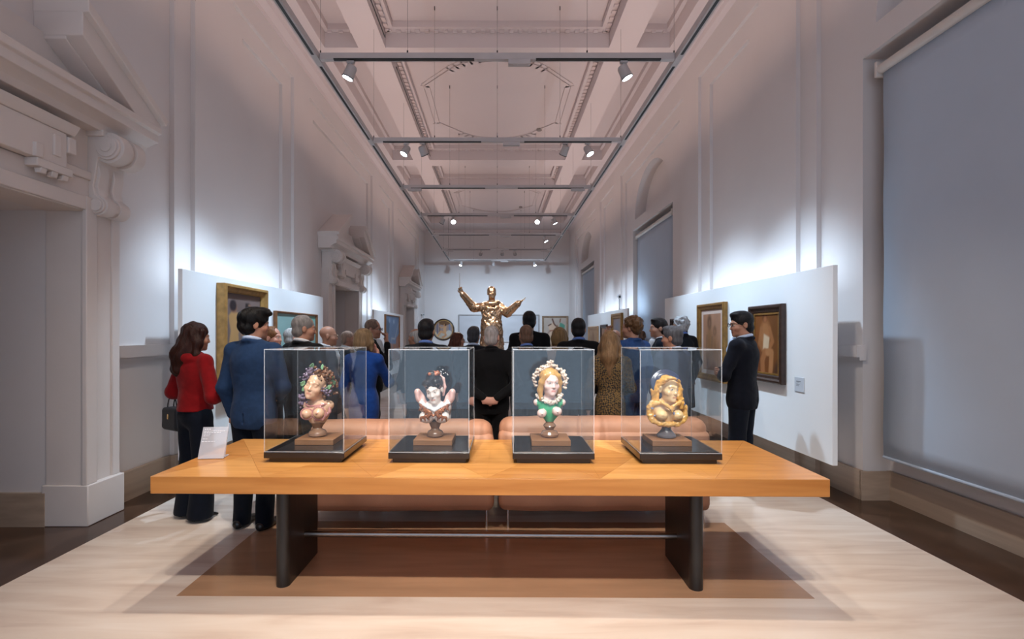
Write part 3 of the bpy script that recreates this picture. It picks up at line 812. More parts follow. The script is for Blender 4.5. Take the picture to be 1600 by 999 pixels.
def vitrine(x, lab):
    X, Y = T(x, VY); root = empty('vitrine', (X, Y, TTOP), TROT)
    tag(root, 'clear acrylic display case on black base holding the '+lab, 'display case', 'acrylic vitrines on the table')
    b = MB().box(-VR-0.004, VR+0.004, -VR-0.004, VR+0.004, 0.028, 0.066).build('base_slab', BLK, root, bevel=0.003)
    MB().box(-VR+0.02, VR-0.02, -VR+0.02, VR-0.02, 0.0, 0.028).build('base_foot', BLK, root, bevel=0.002)
    MB().box(-VR+0.012, VR-0.012, -VR+0.012, VR-0.012, 0.066, 0.074).build('deck', BLK, root, bevel=0.002)
    t = 0.006; z0, z1 = 0.0665, 0.705
    for nm, a in (('front', (-VR+t, VR-t, -VR, -VR+t, z0, z1-t)), ('back', (-VR+t, VR-t, VR-t, VR, z0, z1-t)), ('l', (-VR, -VR+t, -VR, VR, z0, z1-t)), ('r', (VR-t, VR, -VR, VR, z0, z1-t)), ('top', (-VR, VR, -VR, VR, z1-t, z1))):
        MB().box(*a).build('pane', ACRY, root)
    e = MB(); q = 0.0024
    for sx in (-1, 1):
        for sy in (-1, 1):
            e.box(sx*VR-q, sx*VR+q, sy*VR-q, sy*VR+q, z0, z1+q)
        e.box(sx*VR-q, sx*VR+q, -VR, VR, z1-q, z1+q); e.box(sx*VR-q, sx*VR+q, -VR, VR, z0, z0+2*q)
        e.box(-VR, VR, sx*VR-q, sx*VR+q, z1-q, z1+q); e.box(-VR, VR, sx*VR-q, sx*VR+q, z0, z0+2*q)
    e.build('polished_edges', EDGE, root)
    bx, by = T(x, VY+0.03)
    o = MB().box(-0.127, 0.127, -0.12, 0.12, 0, 0.036).build('wooden_block', BLOCKM, bevel=0.002, loc=(bx, by, TTOP+0.0745), rot=(0, 0, TROT)); tag(o, 'flat brown wooden block under the '+lab, 'block', 'wooden blocks inside the vitrines')
    return (bx, by, TTOP+0.1107)
BUST_AT = [vitrine(x, l) for x, l in zip(VX, VLAB)]

# ------------------------------------------------------------------ acrylic text stand on the table corner
sx_, sy_ = T(-1.83, 3.16)
st = empty('sign_holder', (sx_, sy_, TTOP+0.003), 0.12); tag(st, 'leaning clear acrylic text stand on the left corner of the table', 'sign')
FROST = bpy.data.materials.new('frosted_acrylic'); FROST.use_nodes = True
nt = FROST.node_tree; N = nt.nodes; b_ = N['Principled BSDF']; b_.inputs['Base Color'].default_value = (0.8, 0.82, 0.9, 1); b_.inputs['Roughness'].default_value = 0.12
t_ = N.new('ShaderNodeBsdfTransparent'); m_ = N.new('ShaderNodeMixShader'); m_.inputs[0].default_value = 0.42
nt.links.new(t_.outputs[0], m_.inputs[1]); nt.links.new(b_.outputs[0], m_.inputs[2]); nt.links.new(m_.outputs[0], N['Material Output'].inputs[0])
pl = MB().prism([(-0.078, 0.0), (0.078, 0.0), (0.092, 0.20), (-0.062, 0.20)], 'y', 0, 0.004).build('plate', FROST, st, rot=(-0.22, 0, 0), loc=(0, 0, 0.001))
WHT = mat('white_print', (0.85, 0.87, 0.92), 0.5, var=0.02)
ln = MB()
random.seed(3)
for zz, x0, x1, hh in ((0.186, -0.052, -0.012, 0.0045), (0.174, -0.053, 0.078, 0.004), (0.164, -0.054, 0.05, 0.004), (0.154, -0.054, -0.014, 0.003), (0.144, -0.055, -0.02, 0.003), (0.125, -0.058, -0.03, 0.0035), (0.108, -0.062, 0.018, 0.003)):
    x = x0
    while x < x1:
        wd = random.uniform(0.006, 0.018); ln.box(x, min(x+wd, x1), -0.0008, 0.0, zz-hh/2, zz+hh/2); x += wd+0.003
ln.build('printed_lines', WHT, pl)
MB().box(-0.075, 0.075, 0.0, 0.10, 0.001, 0.004).build('foot', FROST, st)
MB().prism([(0.06, 0.0), (0.068, 0.0), (0.075, 0.21), (0.068, 0.21)], 'y', 0.05, 0.055).build('rear_strut', FROST, st, rot=(-0.22, 0, 0), loc=(0, 0, 0.0135))
# ------------------------------------------------------------------ heads (shared by busts, statue and people)
def head_prims(S, ears=True, neck=True, female=False):
    """Head facing +Y, origin between the ears at eye level, about 0.235 m tall."""
    j = 0.92 if female else 1.0
    S.ball((0, -0.014, 0.034), (0.075, 0.096, 0.084), 0.02)
    S.ball((0, 0.024, -0.03), (0.060*j, 0.072, 0.082), 0.03)
    S.ball((0, 0.036, -0.082), (0.047*j, 0.052, 0.036), 0.03)
    S.ball((0, 0.078, -0.103), (0.019, 0.016, 0.014), 0.02)
    for e in (-1, 1):
        S.ball((e*0.044, 0.056, -0.036), (0.022, 0.026, 0.022), 0.025)
        S.ball((e*0.032, 0.106, -0.002), 0.018, 0.012, neg=True)
        S.ball((e*0.031, 0.0765, -0.003), 0.0135, 0.004)
        S.cone((e*0.012, 0.092, 0.016), (e*0.046, 0.074, 0.017), 0.007, 0.006, 0.014)
        S.ball((e*0.0095, 0.097, -0.040), (0.0068, 0.008, 0.006), 0.008)
        if ears:
            S.ball((e*0.076, -0.008, -0.012), (0.011, 0.021, 0.033), 0.008)
            S.ball((e*0.090, -0.001, -0.012), (0.008, 0.010, 0.018), 0.006, neg=True)
    S.cone((0, 0.088, 0.004), (0, 0.1055, -0.036), 0.007, 0.0090, 0.012)
    S.cone((-0.017, 0.0865, -0.067), (0.017, 0.0865, -0.067), 0.0058, k=0.007)
    S.cone((-0.014, 0.0865, -0.077), (0.014, 0.0865, -0.077), 0.0062, k=0.006)
    if neck:
        S.cone((0, -0.028, -0.20), (0, -0.016, -0.05), 0.058*j, 0.054*j, 0.03)
    return S

def face_paint(v, M, skin, lips, brow, eye=True, cheeks=0.12):
    """albedo per vertex: lips, brows, eyes on a plain complexion; M maps head frame to the mesh's frame."""
    Mi = np.linalg.inv(np.array(M)); p = v@Mi[:3, :3].T+Mi[:3, 3]
    x, y, z = p[:, 0], p[:, 1], p[:, 2]
    c = np.tile(np.array(skin), (len(v), 1))
    front = y > 0.055
    def mix(mask, col):
        mk = np.clip(mask, 0, 1)[:, None]; c[:] = c*(1-mk)+np.array(col)*mk
    red = np.array(skin)*np.array([1.12, 0.80, 0.76])
    mix(cheeks*2.5*np.exp(-(((np.abs(x)-0.044)/0.02)**2+((z+0.04)/0.022)**2))*front, red)
    mix(front*(np.abs(x) < 0.02)*np.exp(-(((z+0.072)/0.0085)**4)), lips)
    mix(front*np.exp(-(((np.abs(x)-0.031)/0.017)**4+((z-0.0195)/0.0055)**4)), brow)
    if eye:
        mix(front*np.exp(-(((np.abs(x)-0.031)/0.0125)**4+((z+0.003)/0.0065)**4)), (0.62, 0.58, 0.55))
        mix(front*np.exp(-(((np.abs(x)-0.031)/0.0055)**4+((z+0.002)/0.0062)**4)), (0.03, 0.02, 0.02))
    return c

def MX(loc, yaw=0, pitch=0, roll=0, s=1.0):
    return Matrix.Translation(loc)@Matrix.Rotation(yaw, 4, 'Z')@Matrix.Rotation(pitch, 4, 'X')@Matrix.Rotation(roll, 4, 'Y')@Matrix.Scale(s, 4)

def put(S, start, M):
    """place primitives (built in unit head frame) with uniform-scale matrix M."""
    s = M.to_scale()[0]; R = np.array(M.to_3x3())/s; t = np.array(M.to_translation())
    for i in range(start, len(S.p)):
        q = list(S.p[i]); q[1] = (R@q[1])*s+t
        if q[0] == 'c': q[2] = (R@q[2])*s+t; q[3] *= s; q[4] *= s
        else:
            q[2] = q[2]*s; q[3] = R if q[3] is None else R@q[3]
            if q[0] == 'b': q[4] *= s
        q[-2] *= s; S.p[i] = tuple(q)

GLAZE = dict(rough=0.16, spec=0.6, bump=0.0)
GLZ = attr_mat('painted_glaze', 0.2, 0.6, 0.03, 60)
def ceramic(name, col, rough=0.18, **k): return mat('glaze_'+name, col, rough, spec=0.6, coat=0.3, **k)
PED = {'brown': ceramic('brown', (0.16, 0.085, 0.05), var=0.15, scale=12), 'tan': ceramic('tan', (0.26, 0.14, 0.085), var=0.15, scale=12), 'grey': ceramic('grey', (0.10, 0.09, 0.10), var=0.2, scale=12)}

def pedestal(root, kind, h, m):
    if kind == 'double': P = [(0.046, 0), (0.058, 0.008), (0.062, 0.022), (0.052, 0.040), (0.032, 0.046), (0.026, 0.052), (0.036, 0.066), (0.044, 0.080), (0.036, 0.094), (0.026, 0.102), (0.030, h)]
    elif kind == 'wide': P = [(0.05, 0), (0.066, 0.006), (0.066, 0.018), (0.05, 0.035), (0.034, 0.055), (0.03, 0.075), (0.042, h)]
    else: P = [(0.05, 0), (0.062, 0.008), (0.064, 0.024), (0.054, 0.040), (0.036, 0.048), (0.030, 0.060), (0.036, 0.072), (0.055, h)]
    MB().lathe(P, (0, 0, 0), 28).build('pedestal', m, root, smooth=True)

def flip(pts): return [(-x, y, z) for x, y, z in pts]
rng = np.random.default_rng(5)

def bust_root(i, label):
    r = empty('ceramic_bust', BUST_AT[i], TROT); tag(r, label, 'bust', 'glazed ceramic busts'); return r

# --- 1: tilted head crowned with vine and grapes
r = bust_root(0, 'flesh-coloured ceramic bust crowned with vine leaves and grapes, leftmost case'); r.scale = (0.95, 0.95, 0.93); r.location.x -= 0.02
pedestal(r, 'plain', 0.10, PED['tan'])
S = Sculpt()
S.ball((0, 0, 0.17), (0.085, 0.062, 0.07), 0.03).ball((0, 0.005, 0.115), (0.055, 0.045, 0.045), 0.03)
S.cone((-0.07, 0.0, 0.225), (0.08, 0.0, 0.225), 0.034, 0.036, 0.03)
S.ball((-0.055, -0.055, 0.170), 0.036, 0.008).ball((0.030, -0.058, 0.175), 0.040, 0.008)
S.ball((-0.068, -0.088, 0.170), 0.007, 0.004).ball((0.030, -0.098, 0.180), 0.008, 0.004)
S.cone((0.0, 0, 0.225), (-0.005, -0.005, 0.30), 0.040, 0.038, 0.03)
M1 = MX((-0.004, -0.018, 0.372), PI-0.06, 0.10, -0.26, 0.86)
n0 = len(S.p); head_prims(S, neck=False); put(S, n0, M1)
def c1(v):
    c = face_paint(v, M1, (0.72, 0.44, 0.29), (0.58, 0.24, 0.16), (0.36, 0.20, 0.12), False)
    for nx, nz in ((-0.068, 0.170), (0.030, 0.180)):
        k = np.exp(-(((v[:, 0]-nx)/0.009)**2+((v[:, 2]-nz)/0.009)**2))*(v[:, 1] < -0.07); c = c*(1-k[:, None])+np.array((0.42, 0.16, 0.12))*k[:, None]
    return c
S.build('figure', GLZ, r, vox=0.0042, colors=c1)
S = Sculpt()
for cx, cz, rr in ((-0.055, 0.170, 0.040), (0.030, 0.175, 0.044)):
    S.chain([(cx+rr*math.cos(t), -0.050-0.012*math.sin(t*0.5), cz+rr*math.sin(t)) for t in np.linspace(0, 2*PI, 15)], [0.0065]*15, 0.004)
S.chain([(-0.085, -0.02, 0.235), (-0.05, -0.045, 0.225), (0.0, -0.052, 0.225), (0.05, -0.045, 0.232), (0.09, -0.015, 0.24)], [0.008]*5, 0.004)
S.chain([(0.09, -0.015, 0.24), (0.095, -0.03, 0.18), (0.055, -0.05, 0.13), (0.0, -0.055, 0.125)], [0.011, 0.012, 0.011, 0.008], 0.006)
S.build('pink_straps', ceramic('rose', (0.50, 0.22, 0.20)), r, vox=0.0042)
def berries(name, centres, n, spread, br, m, root):
    S = Sculpt()
    for cx, cy, cz in centres:
        for _ in range(n):
            p = np.array((cx, cy, cz))+rng.normal(0, 1, 3)*np.array(spread); S.ball(p, br*rng.uniform(0.8, 1.15), 0.002)
    return S.build(name, m, root, vox=0.0035, relax=0)
berries('grapes', [(-0.095, -0.02, 0.285), (-0.10, -0.015, 0.245), (-0.055, -0.03, 0.455), (-0.02, -0.045, 0.475), (-0.075, -0.01, 0.42), (0.075, -0.05, 0.335)], 22, (0.018, 0.014, 0.018), 0.0095, ceramic('grape', (0.17, 0.12, 0.18), var=0.3, scale=60), r)
berries('curls', [(0.055, -0.03, 0.455), (0.085, -0.01, 0.43), (0.09, 0.01, 0.38), (0.03, -0.03, 0.475), (0.075, 0.02, 0.33)], 20, (0.022, 0.022, 0.02), 0.012, ceramic('auburn', (0.16, 0.07, 0.035), var=0.3, scale=40), r)
def leafs(name, spots, size, m, root):
    k = 0
    for x, y, z, a, b in spots:
        mb = MB(); P = []
        for i in range(-4, 5):
            t = i/4; w_ = size*(1-abs(t)**1.6)*(1+0.25*math.cos(t*9)); row = []
            for q in (-1, -0.5, 0, 0.5, 1): row.append((q*w_, size*1.3*t, 0.25*size*q*q-0.2*size*t*t))
            P.append(row)
        mb.grid(P); o = mb.build(name, m, root, smooth=True, loc=(x, y, z), rot=(PI/2+a, b, a*2))
        sm = o.modifiers.new('thick', 'SOLIDIFY'); sm.thickness = 0.003
leafs('vine_leaf', [(-0.09, -0.04, 0.385, 0.3, 0.5), (-0.085, -0.03, 0.345, -0.2, 0.9), (-0.03, -0.03, 0.510, 0.4, 0.2), (0.045, -0.03, 0.505, -0.3, -0.4), (0.105, -0.03, 0.435, 0.2, -0.9), (0.10, -0.05, 0.36, -0.4, 0.6), (0.085, -0.06, 0.345, 0.5, 0.2), (0.11, 0.0, 0.39, 0.1, -0.4)], 0.017, ceramic('leaf_green', (0.22, 0.40, 0.22), var=0.3, scale=40), r)

# --- 2: dark-haired lady with wing collar
r = bust_root(1, 'white ceramic bust with black hair and upturned pink wings, second case'); r.scale = (0.88, 0.9, 0.92)
pedestal(r, 'plain', 0.115, PED['brown'])
S = Sculpt()
S.cone((-0.085, 0.0, 0.215), (0.085, 0.0, 0.215), 0.038, 0.038, 0.03).ball((0, -0.005, 0.18), (0.095, 0.055, 0.05), 0.03)
S.ball((-0.058, -0.045, 0.150), (0.058, 0.048, 0.046), 0.012).ball((0.058, -0.045, 0.150), (0.058, 0.048, 0.046), 0.012)
S.cone((0, 0, 0.22), (0, -0.012, 0.30), 0.045, 0.034, 0.03)
M2 = MX((-0.004, -0.022, 0.345), PI-0.14, -0.20, 0.16, 0.78)
n0 = len(S.p); head_prims(S, neck=False, female=True); put(S, n0, M2)
S.build('figure', GLZ, r, vox=0.0042, colors=lambda v: face_paint(v, M2, (0.74, 0.66, 0.62), (0.58, 0.28, 0.22), (0.20, 0.12, 0.10), True, 0.08))
S = Sculpt(); n0 = len(S.p)
S.ball((0, -0.022, 0.055), (0.094, 0.104, 0.092), 0.01); S.ball((0, 0.115, -0.04), (0.070, 0.075, 0.10), 0.012, neg=True)
S.ball((-0.05, 0.045, 0.085), (0.04, 0.045, 0.03), 0.015).ball((0.05, 0.045, 0.085), (0.045, 0.045, 0.03), 0.015)
S.ball((0.0, 0.0, 0.14), (0.055, 0.05, 0.045), 0.02)
put(S, n0, M2)
S.build('black_hair', ceramic('black', (0.018, 0.014, 0.014), 0.12), r, vox=0.0042, disp=wob(0.004, 170, 150, 160))
berries('hair_ornament', [(-0.01, -0.05, 0.455), (0.012, -0.045, 0.46)], 16, (0.02, 0.012, 0.008), 0.011, ceramic('copper', (0.33, 0.10, 0.045), var=0.2, scale=30), r)
berries('hair_beads', [(0.05, -0.02, 0.475), (0.06, -0.01, 0.445), (-0.055, -0.04, 0.42)], 9, (0.018, 0.01, 0.018), 0.0045, ceramic('pearl', (0.6, 0.6, 0.62)), r)
S = Sculpt()
for e in (-1, 1):
    S.chain([(e*0.085, 0.0, 0.235), (e*0.115, -0.005, 0.285), (e*0.133, -0.012, 0.325)], [0.030, 0.032, 0.026], 0.02)
    S.ball((e*0.098, -0.045, 0.30), (0.022, 0.03, 0.045), 0.012, neg=True)
S.chain([(0.02, 0.045, 0.45), (0.06, 0.02, 0.42), (0.072, 0.015, 0.36), (0.06, 0.02, 0.30)], [0.010, 0.012, 0.012, 0.010], 0.01)
S.build('pink_wings', ceramic('pale_pink', (0.66, 0.40, 0.36)), r, vox=0.0045)
S = Sculpt()
S.chain([(-0.105, -0.02, 0.25), (-0.055, -0.058, 0.225), (0.0, -0.062, 0.20), (0.055, -0.058, 0.225), (0.105, -0.02, 0.25)], [0.018, 0.015, 0.012, 0.015, 0.018], 0.01)
S.build('white_neckline', ceramic('white', (0.72, 0.68, 0.66)), r, vox=0.0045, disp=wob(0.003, 90, 90, 120))
S = Sculpt()
for e in (-1, 1):
    for i in range(15):
        t = i/14; p0 = (e*(0.108-0.095*t), -0.05-0.042*math.sin(t*1.7), 0.235-0.055*t+0.006*math.sin(i*2.1))
        q = (p0[0]-e*0.022*math.cos(i*1.3), p0[1]-0.012, p0[2]-0.026-0.012*math.sin(i*1.7)); S.cone(p0, q, 0.010, 0.004, 0.004)
    for i in range(8):
        p0 = (e*(0.03+0.009*i), -0.094+0.0018*i, 0.165-0.002*i); S.cone(p0, (p0[0]+e*0.018*math.cos(i*2), p0[1]-0.002, p0[2]-0.02-0.01*math.sin(i*1.9)), 0.010, 0.005, 0.004)
S.build('copper_feathers', mat('copper_lustre', (0.26, 0.085, 0.032), 0.22, 0.35, var=0.2, scale=30), r, vox=0.0042)

# --- 3: blonde in green with flower garland
r = bust_root(2, 'blonde ceramic bust in a green bodice with a pale flower garland, third case'); r.scale = (0.98, 0.96, 0.93)
pedestal(r, 'double', 0.125, PED['tan'])
S = Sculpt()
S.ball((0, 0, 0.20), (0.078, 0.05, 0.075), 0.02).cone((-0.085, 0.005, 0.248), (0.085, 0.005, 0.248), 0.026, 0.026, 0.02).cone((0, 0, 0.25), (0, 0, 0.125), 0.05, 0.03, 0.03)
S.cone((0, 0, 0.25), (0, -0.008, 0.335), 0.036, 0.032, 0.03)
for e in (-1, 1): S.ball((e*0.052-0.006, -0.060, 0.185+0.007*e), 0.032, 0.006); S.ball((e*0.052-0.006, -0.094, 0.187+0.007*e), 0.006, 0.005)
M3 = MX((0.0, -0.012, 0.395), PI+0.28, 0.02, -0.04, 0.80)
n0 = len(S.p); head_prims(S, neck=False, female=True); put(S, n0, M3)
def c3(v):
    c = face_paint(v, M3, (0.78, 0.56, 0.52), (0.62, 0.24, 0.21), (0.50, 0.30, 0.22), True, 0.1)
    br = np.zeros(len(v), bool)
    for e in (-1, 1): br |= ((v[:, 0]-(e*0.052-0.006))**2+(v[:, 2]-(0.185+0.007*e))**2 < 0.034**2) & (v[:, 1] < -0.04)
    dress = (v[:, 2] < 0.285) & (np.abs(v[:, 0]) < 0.088) & ~br & ~((v[:, 2] > 0.262) & (np.abs(v[:, 0]) < 0.042))
    c[dress] = (0.055, 0.36, 0.17); return c
S.build('figure', GLZ, r, vox=0.0042, colors=c3)
S = Sculpt(); n0 = len(S.p)
S.ball((0, -0.022, 0.055), (0.086, 0.098, 0.082), 0.01); S.ball((0, 0.112, -0.045), (0.066, 0.07, 0.125), 0.01, neg=True)
for e in (-1, 1): S.chain([(e*0.062, 0.045, 0.06), (e*0.080, 0.02, 0.0), (e*0.084, 0.0, -0.07), (e*0.074, -0.005, -0.15)], [0.022, 0.024, 0.024, 0.02], 0.02)
put(S, n0, M3)
S.build('blonde_hair', ceramic('blonde', (0.52, 0.28, 0.075), 0.3), r, vox=0.0042, disp=wob(0.0022, 220, 160, 40))
S = Sculpt()
def garland(pts, n, br, sp):
    pts = [np.array(p) for p in pts]; seg = [np.linalg.norm(pts[i+1]-pts[i]) for i in range(len(pts)-1)]; tot = sum(seg)
    for i in range(n):
        t = rng.uniform(0, tot); j = 0
        while t > seg[j]: t -= seg[j]; j += 1
        S.ball(pts[j]+(pts[j+1]-pts[j])*t/seg[j]+rng.normal(0, sp, 3), br*rng.uniform(0.7, 1.2), 0.003)
arc = [(0.108*math.sin(t)+0.002, 0.0-0.012*math.cos(t), 0.405+0.105*math.cos(t)) for t in np.linspace(-1.95, 1.95, 15)]
garland(arc, 150, 0.0095, 0.008); garland([(-0.02, -0.02, 0.515), (0.012, -0.02, 0.545), (0.03, -0.02, 0.515)], 26, 0.009, 0.006)
S.build('flower_garland', ceramic('blossom', (0.66, 0.52, 0.42), 0.35, var=0.25, scale=50), r, vox=0.0036, relax=0)
S = Sculpt(); garland([(-0.085, -0.005, 0.30), (-0.055, -0.045, 0.272), (0.0, -0.06, 0.25), (0.05, -0.05, 0.265), (0.08, -0.01, 0.31)], 80, 0.0085, 0.006)
S.build('flower_necklace', ceramic('blossom_2', (0.68, 0.58, 0.50), 0.35, var=0.25, scale=50), r, vox=0.0036, relax=0)

# --- 4: golden long hair and blue hat
r = bust_root(3, 'golden long-haired ceramic bust wearing a dark blue brimmed hat, rightmost case'); r.scale = (0.95, 0.95, 0.92)
pedestal(r, 'wide', 0.10, PED['grey'])
S = Sculpt()
S.ball((0, 0, 0.175), (0.10, 0.06, 0.085), 0.03).cone((-0.085, 0, 0.235), (0.085, 0, 0.235), 0.038, 0.038, 0.03)
for e in (-1, 1): S.ball((e*0.054+0.004, -0.05, 0.170), (0.042, 0.046, 0.040), 0.012); S.ball((e*0.058+0.004, -0.094, 0.175), 0.007, 0.006)
S.cone((0, 0, 0.22), (0.01, -0.008, 0.30), 0.045, 0.036, 0.03)
M4 = MX((0.006, -0.016, 0.355), PI+0.40, 0.0, -0.08, 0.80)
n0 = len(S.p); head_prims(S, neck=False, female=True); put(S, n0, M4)
S.build('figure', GLZ, r, vox=0.0042, colors=lambda v: face_paint(v, M4, (0.76, 0.53, 0.28), (0.60, 0.26, 0.13), (0.40, 0.22, 0.08), True, 0.1))
S = Sculpt(); n0 = len(S.p)
S.ball((0, -0.025, 0.045), (0.084, 0.092, 0.078), 0.01); S.ball((0, 0.115, -0.03), (0.066, 0.075, 0.090), 0.01, neg=True)
put(S, n0, M4)
for e, pts in ((-1, [(-0.055, -0.01, 0.405), (-0.078, -0.005, 0.34), (-0.080, -0.005, 0.27), (-0.085, 0.0, 0.235)]), (1, [(0.062, -0.03, 0.405), (0.086, -0.04, 0.35), (0.074, -0.05, 0.295), (0.092, -0.05, 0.255), (0.10, -0.045, 0.225)])):
    for o_ in range(3):
        S.chain([(x_+e*0.010*(o_-1)+0.005*math.sin(4*o_+9*i_), y_+0.014*(o_-1), z_) for i_, (x_, y_, z_) in enumerate(pts)], [0.015]*len(pts), 0.006)
for i in range(13):
    t = i/12; S.ball((-0.045+0.105*t, -0.088-0.016*math.sin(PI*t), 0.412+0.022*math.sin(PI*t)+0.004*(i % 2)), 0.012, 0.004)
S.build('golden_hair', ceramic('gold_hair', (0.62, 0.31, 0.06), 0.3, var=0.15, scale=20), r, vox=0.004, disp=wob(0.003, 150, 150, 120))
S = Sculpt()                                                    # ruffled drapery round the shoulders and lower rim
for e in (-1, 1):
    S.chain([(e*0.045, -0.055, 0.262), (e*0.095, -0.03, 0.245), (e*0.122, -0.015, 0.215), (e*0.120, -0.02, 0.165), (e*0.098, -0.03, 0.125), (e*0.06, -0.045, 0.105), (0, -0.05, 0.10)], [0.015, 0.020, 0.022, 0.022, 0.022, 0.020, 0.018], 0.01)
    for i in range(12): S.ball((e*0.011*i, -0.062+0.0028*i, 0.098+0.0032*i+0.008*(i % 2)), 0.012, 0.005)
    for i in range(9): S.ball((e*(0.118+0.006*(i % 2)), -0.03, 0.13+0.013*i), 0.012, 0.005)
S.chain([(0.092, -0.05, 0.285), (0.06, -0.085, 0.262), (0.02, -0.094, 0.240), (0.008, -0.095, 0.20)], [0.014, 0.013, 0.012, 0.010], 0.008)
S.chain([(-0.05, -0.06, 0.258), (-0.02, -0.088, 0.24), (0.006, -0.095, 0.215)], [0.010, 0.011, 0.009], 0.008)
S.build('ruffled_drapery', ceramic('gold_drape', (0.68, 0.37, 0.10), 0.28, var=0.15, scale=25), r, vox=0.004, disp=wob(0.004, 140, 140, 150))
S = Sculpt()
S.ball((0.004, 0.012, 0.388), (0.116, 0.015, 0.106), 0.01, R=np.array(Euler((-0.22, 0.15, 0.05)).to_matrix()))
S.ball((0.0, 0.022, 0.41), (0.075, 0.06, 0.045), 0.02)
S.build('blue_hat', ceramic('navy_hat', (0.022, 0.026, 0.06), 0.25), r, vox=0.004)
berries('blue_flowers', [(-0.115, -0.055, 0.215), (0.0, -0.095, 0.215), (0.02, -0.098, 0.19), (-0.10, -0.06, 0.165), (0.10, -0.07, 0.25), (0.035, -0.105, 0.43), (-0.015, -0.10, 0.425)], 4, (0.004, 0.003, 0.004), 0.006, ceramic('slate_blue', (0.13, 0.15, 0.27)), r)
# ------------------------------------------------------------------ people
def cloth(name, col, rough=0.85, var=0.12, **k): return mat('cloth_'+name, col, rough, var=var, scale=k.pop('scale', 30), bump=k.pop('bump', 0.12), bscale=k.pop('bscale', 350), spec=k.pop('spec', 0.12), sheen=k.pop('sheen', 0.04), **k)
def hairm(name, col, var=0.35, rough=0.42): return mat('hair_'+name, col, rough, var=var, scale=55, bump=0.5, bscale=140, stretch=(1, 1, 0.12), spec=0.15)
SKIN = attr_mat('skin', 0.48, 0.4, 0.05, 300)
SHOE = mat('shoe_leather', (0.012, 0.011, 0.011), 0.3, var=0.2, scale=20)
GLASSF = mat('spectacle_frame', (0.02, 0.018, 0.016), 0.3, var=0.1)
WIREF = mat('spectacle_wire', (0.45, 0.38, 0.3), 0.25, 0.8, var=0.05)
SK = {'fair': (0.50, 0.265, 0.185), 'tan': (0.40, 0.195, 0.125), 'pink': (0.54, 0.27, 0.20), 'brown': (0.29, 0.145, 0.092), 'olive': (0.36, 0.18, 0.115)}
HZ = 1.618                                                     # head origin for a 1.75 m figure

ARMS = {  # elbow, wrist, finger direction, palm normal for the right arm (x to the right, y forward)
 'down': ((0.246, -0.035, 1.11), (0.238, 0.05, 0.875), (0.0, 0.15, -1), (-1, 0, 0)),
 'front': ((0.248, 0.02, 1.12), (0.085, 0.205, 1.02), (-1, 0.2, -0.1), (0, -1, 0.1)),
 'bentup': ((0.268, 0.04, 1.12), (0.20, 0.24, 1.10), (-0.3, 0.9, 0.25), (-0.9, 0, -0.3)),
 'crossed': ((0.272, 0.075, 1.13), (-0.10, 0.195, 1.16), (-1, -0.1, 0.05), (0, -1, 0)),
 'chin': ((0.215, 0.20, 1.14), (0.065, 0.185, 1.435), (-0.35, -0.15, 1), (0.2, -1, 0)),
 'phone': ((0.26, 0.21, 1.25), (0.13, 0.27, 1.50), (-0.3, 0.1, 1), (0, -1, 0)),
 'back': ((0.275, -0.12, 1.13), (0.06, -0.185, 0.98), (-1, 0, -0.3), (0, -1, 0)),
}

def hand(S, wrist, d, n, side, curl=0.5, detail=True):
    w_ = Vector(wrist); d = Vector(d).normalized(); n = Vector(n); n = (n-d*n.dot(d)).normalized(); a = d.cross(n).normalized()*side
    S.cone(w_-d*0.03, w_+d*0.02, 0.028, 0.026, 0.02)
    c = w_+d*0.052; R = np.array(Matrix((a, d, n)).transposed())
    S.ball(c, (0.040, 0.050, 0.017), 0.015, R=R)
    if not detail:
        S.ball(w_+d*0.11+n*0.01, (0.034, 0.045, 0.016), 0.015, R=R); S.cone(w_+d*0.03+a*0.03, w_+d*0.075+a*0.055, 0.012, 0.009, 0.012); return
    for i, (o, L) in enumerate(((0.028, 0.066), (0.0095, 0.076), (-0.0095, 0.071), (-0.028, 0.056))):
        p0 = w_+d*0.090+a*o; c1 = curl*0.8; c2 = curl*1.9
        d1 = d*math.cos(c1)+n*math.sin(c1); d2 = d*math.cos(c2)+n*math.sin(c2)
        p1 = p0+d1*L*0.52; p2 = p1+d2*L*0.48
        S.cone(p0-d*0.02, p0, 0.0095, 0.0092, 0.008); S.cone(p0, p1, 0.0092, 0.0082, 0.003); S.cone(p1, p2, 0.0082, 0.0068, 0.003)
    t0 = w_+d*0.022+a*0.026; t1 = w_+d*0.058+a*0.052+n*0.008; t2 = w_+d*0.086+a*0.056+n*0.018
    S.cone(t0, t1, 0.014, 0.0105, 0.012); S.cone(t1, t2, 0.0105, 0.008, 0.004)

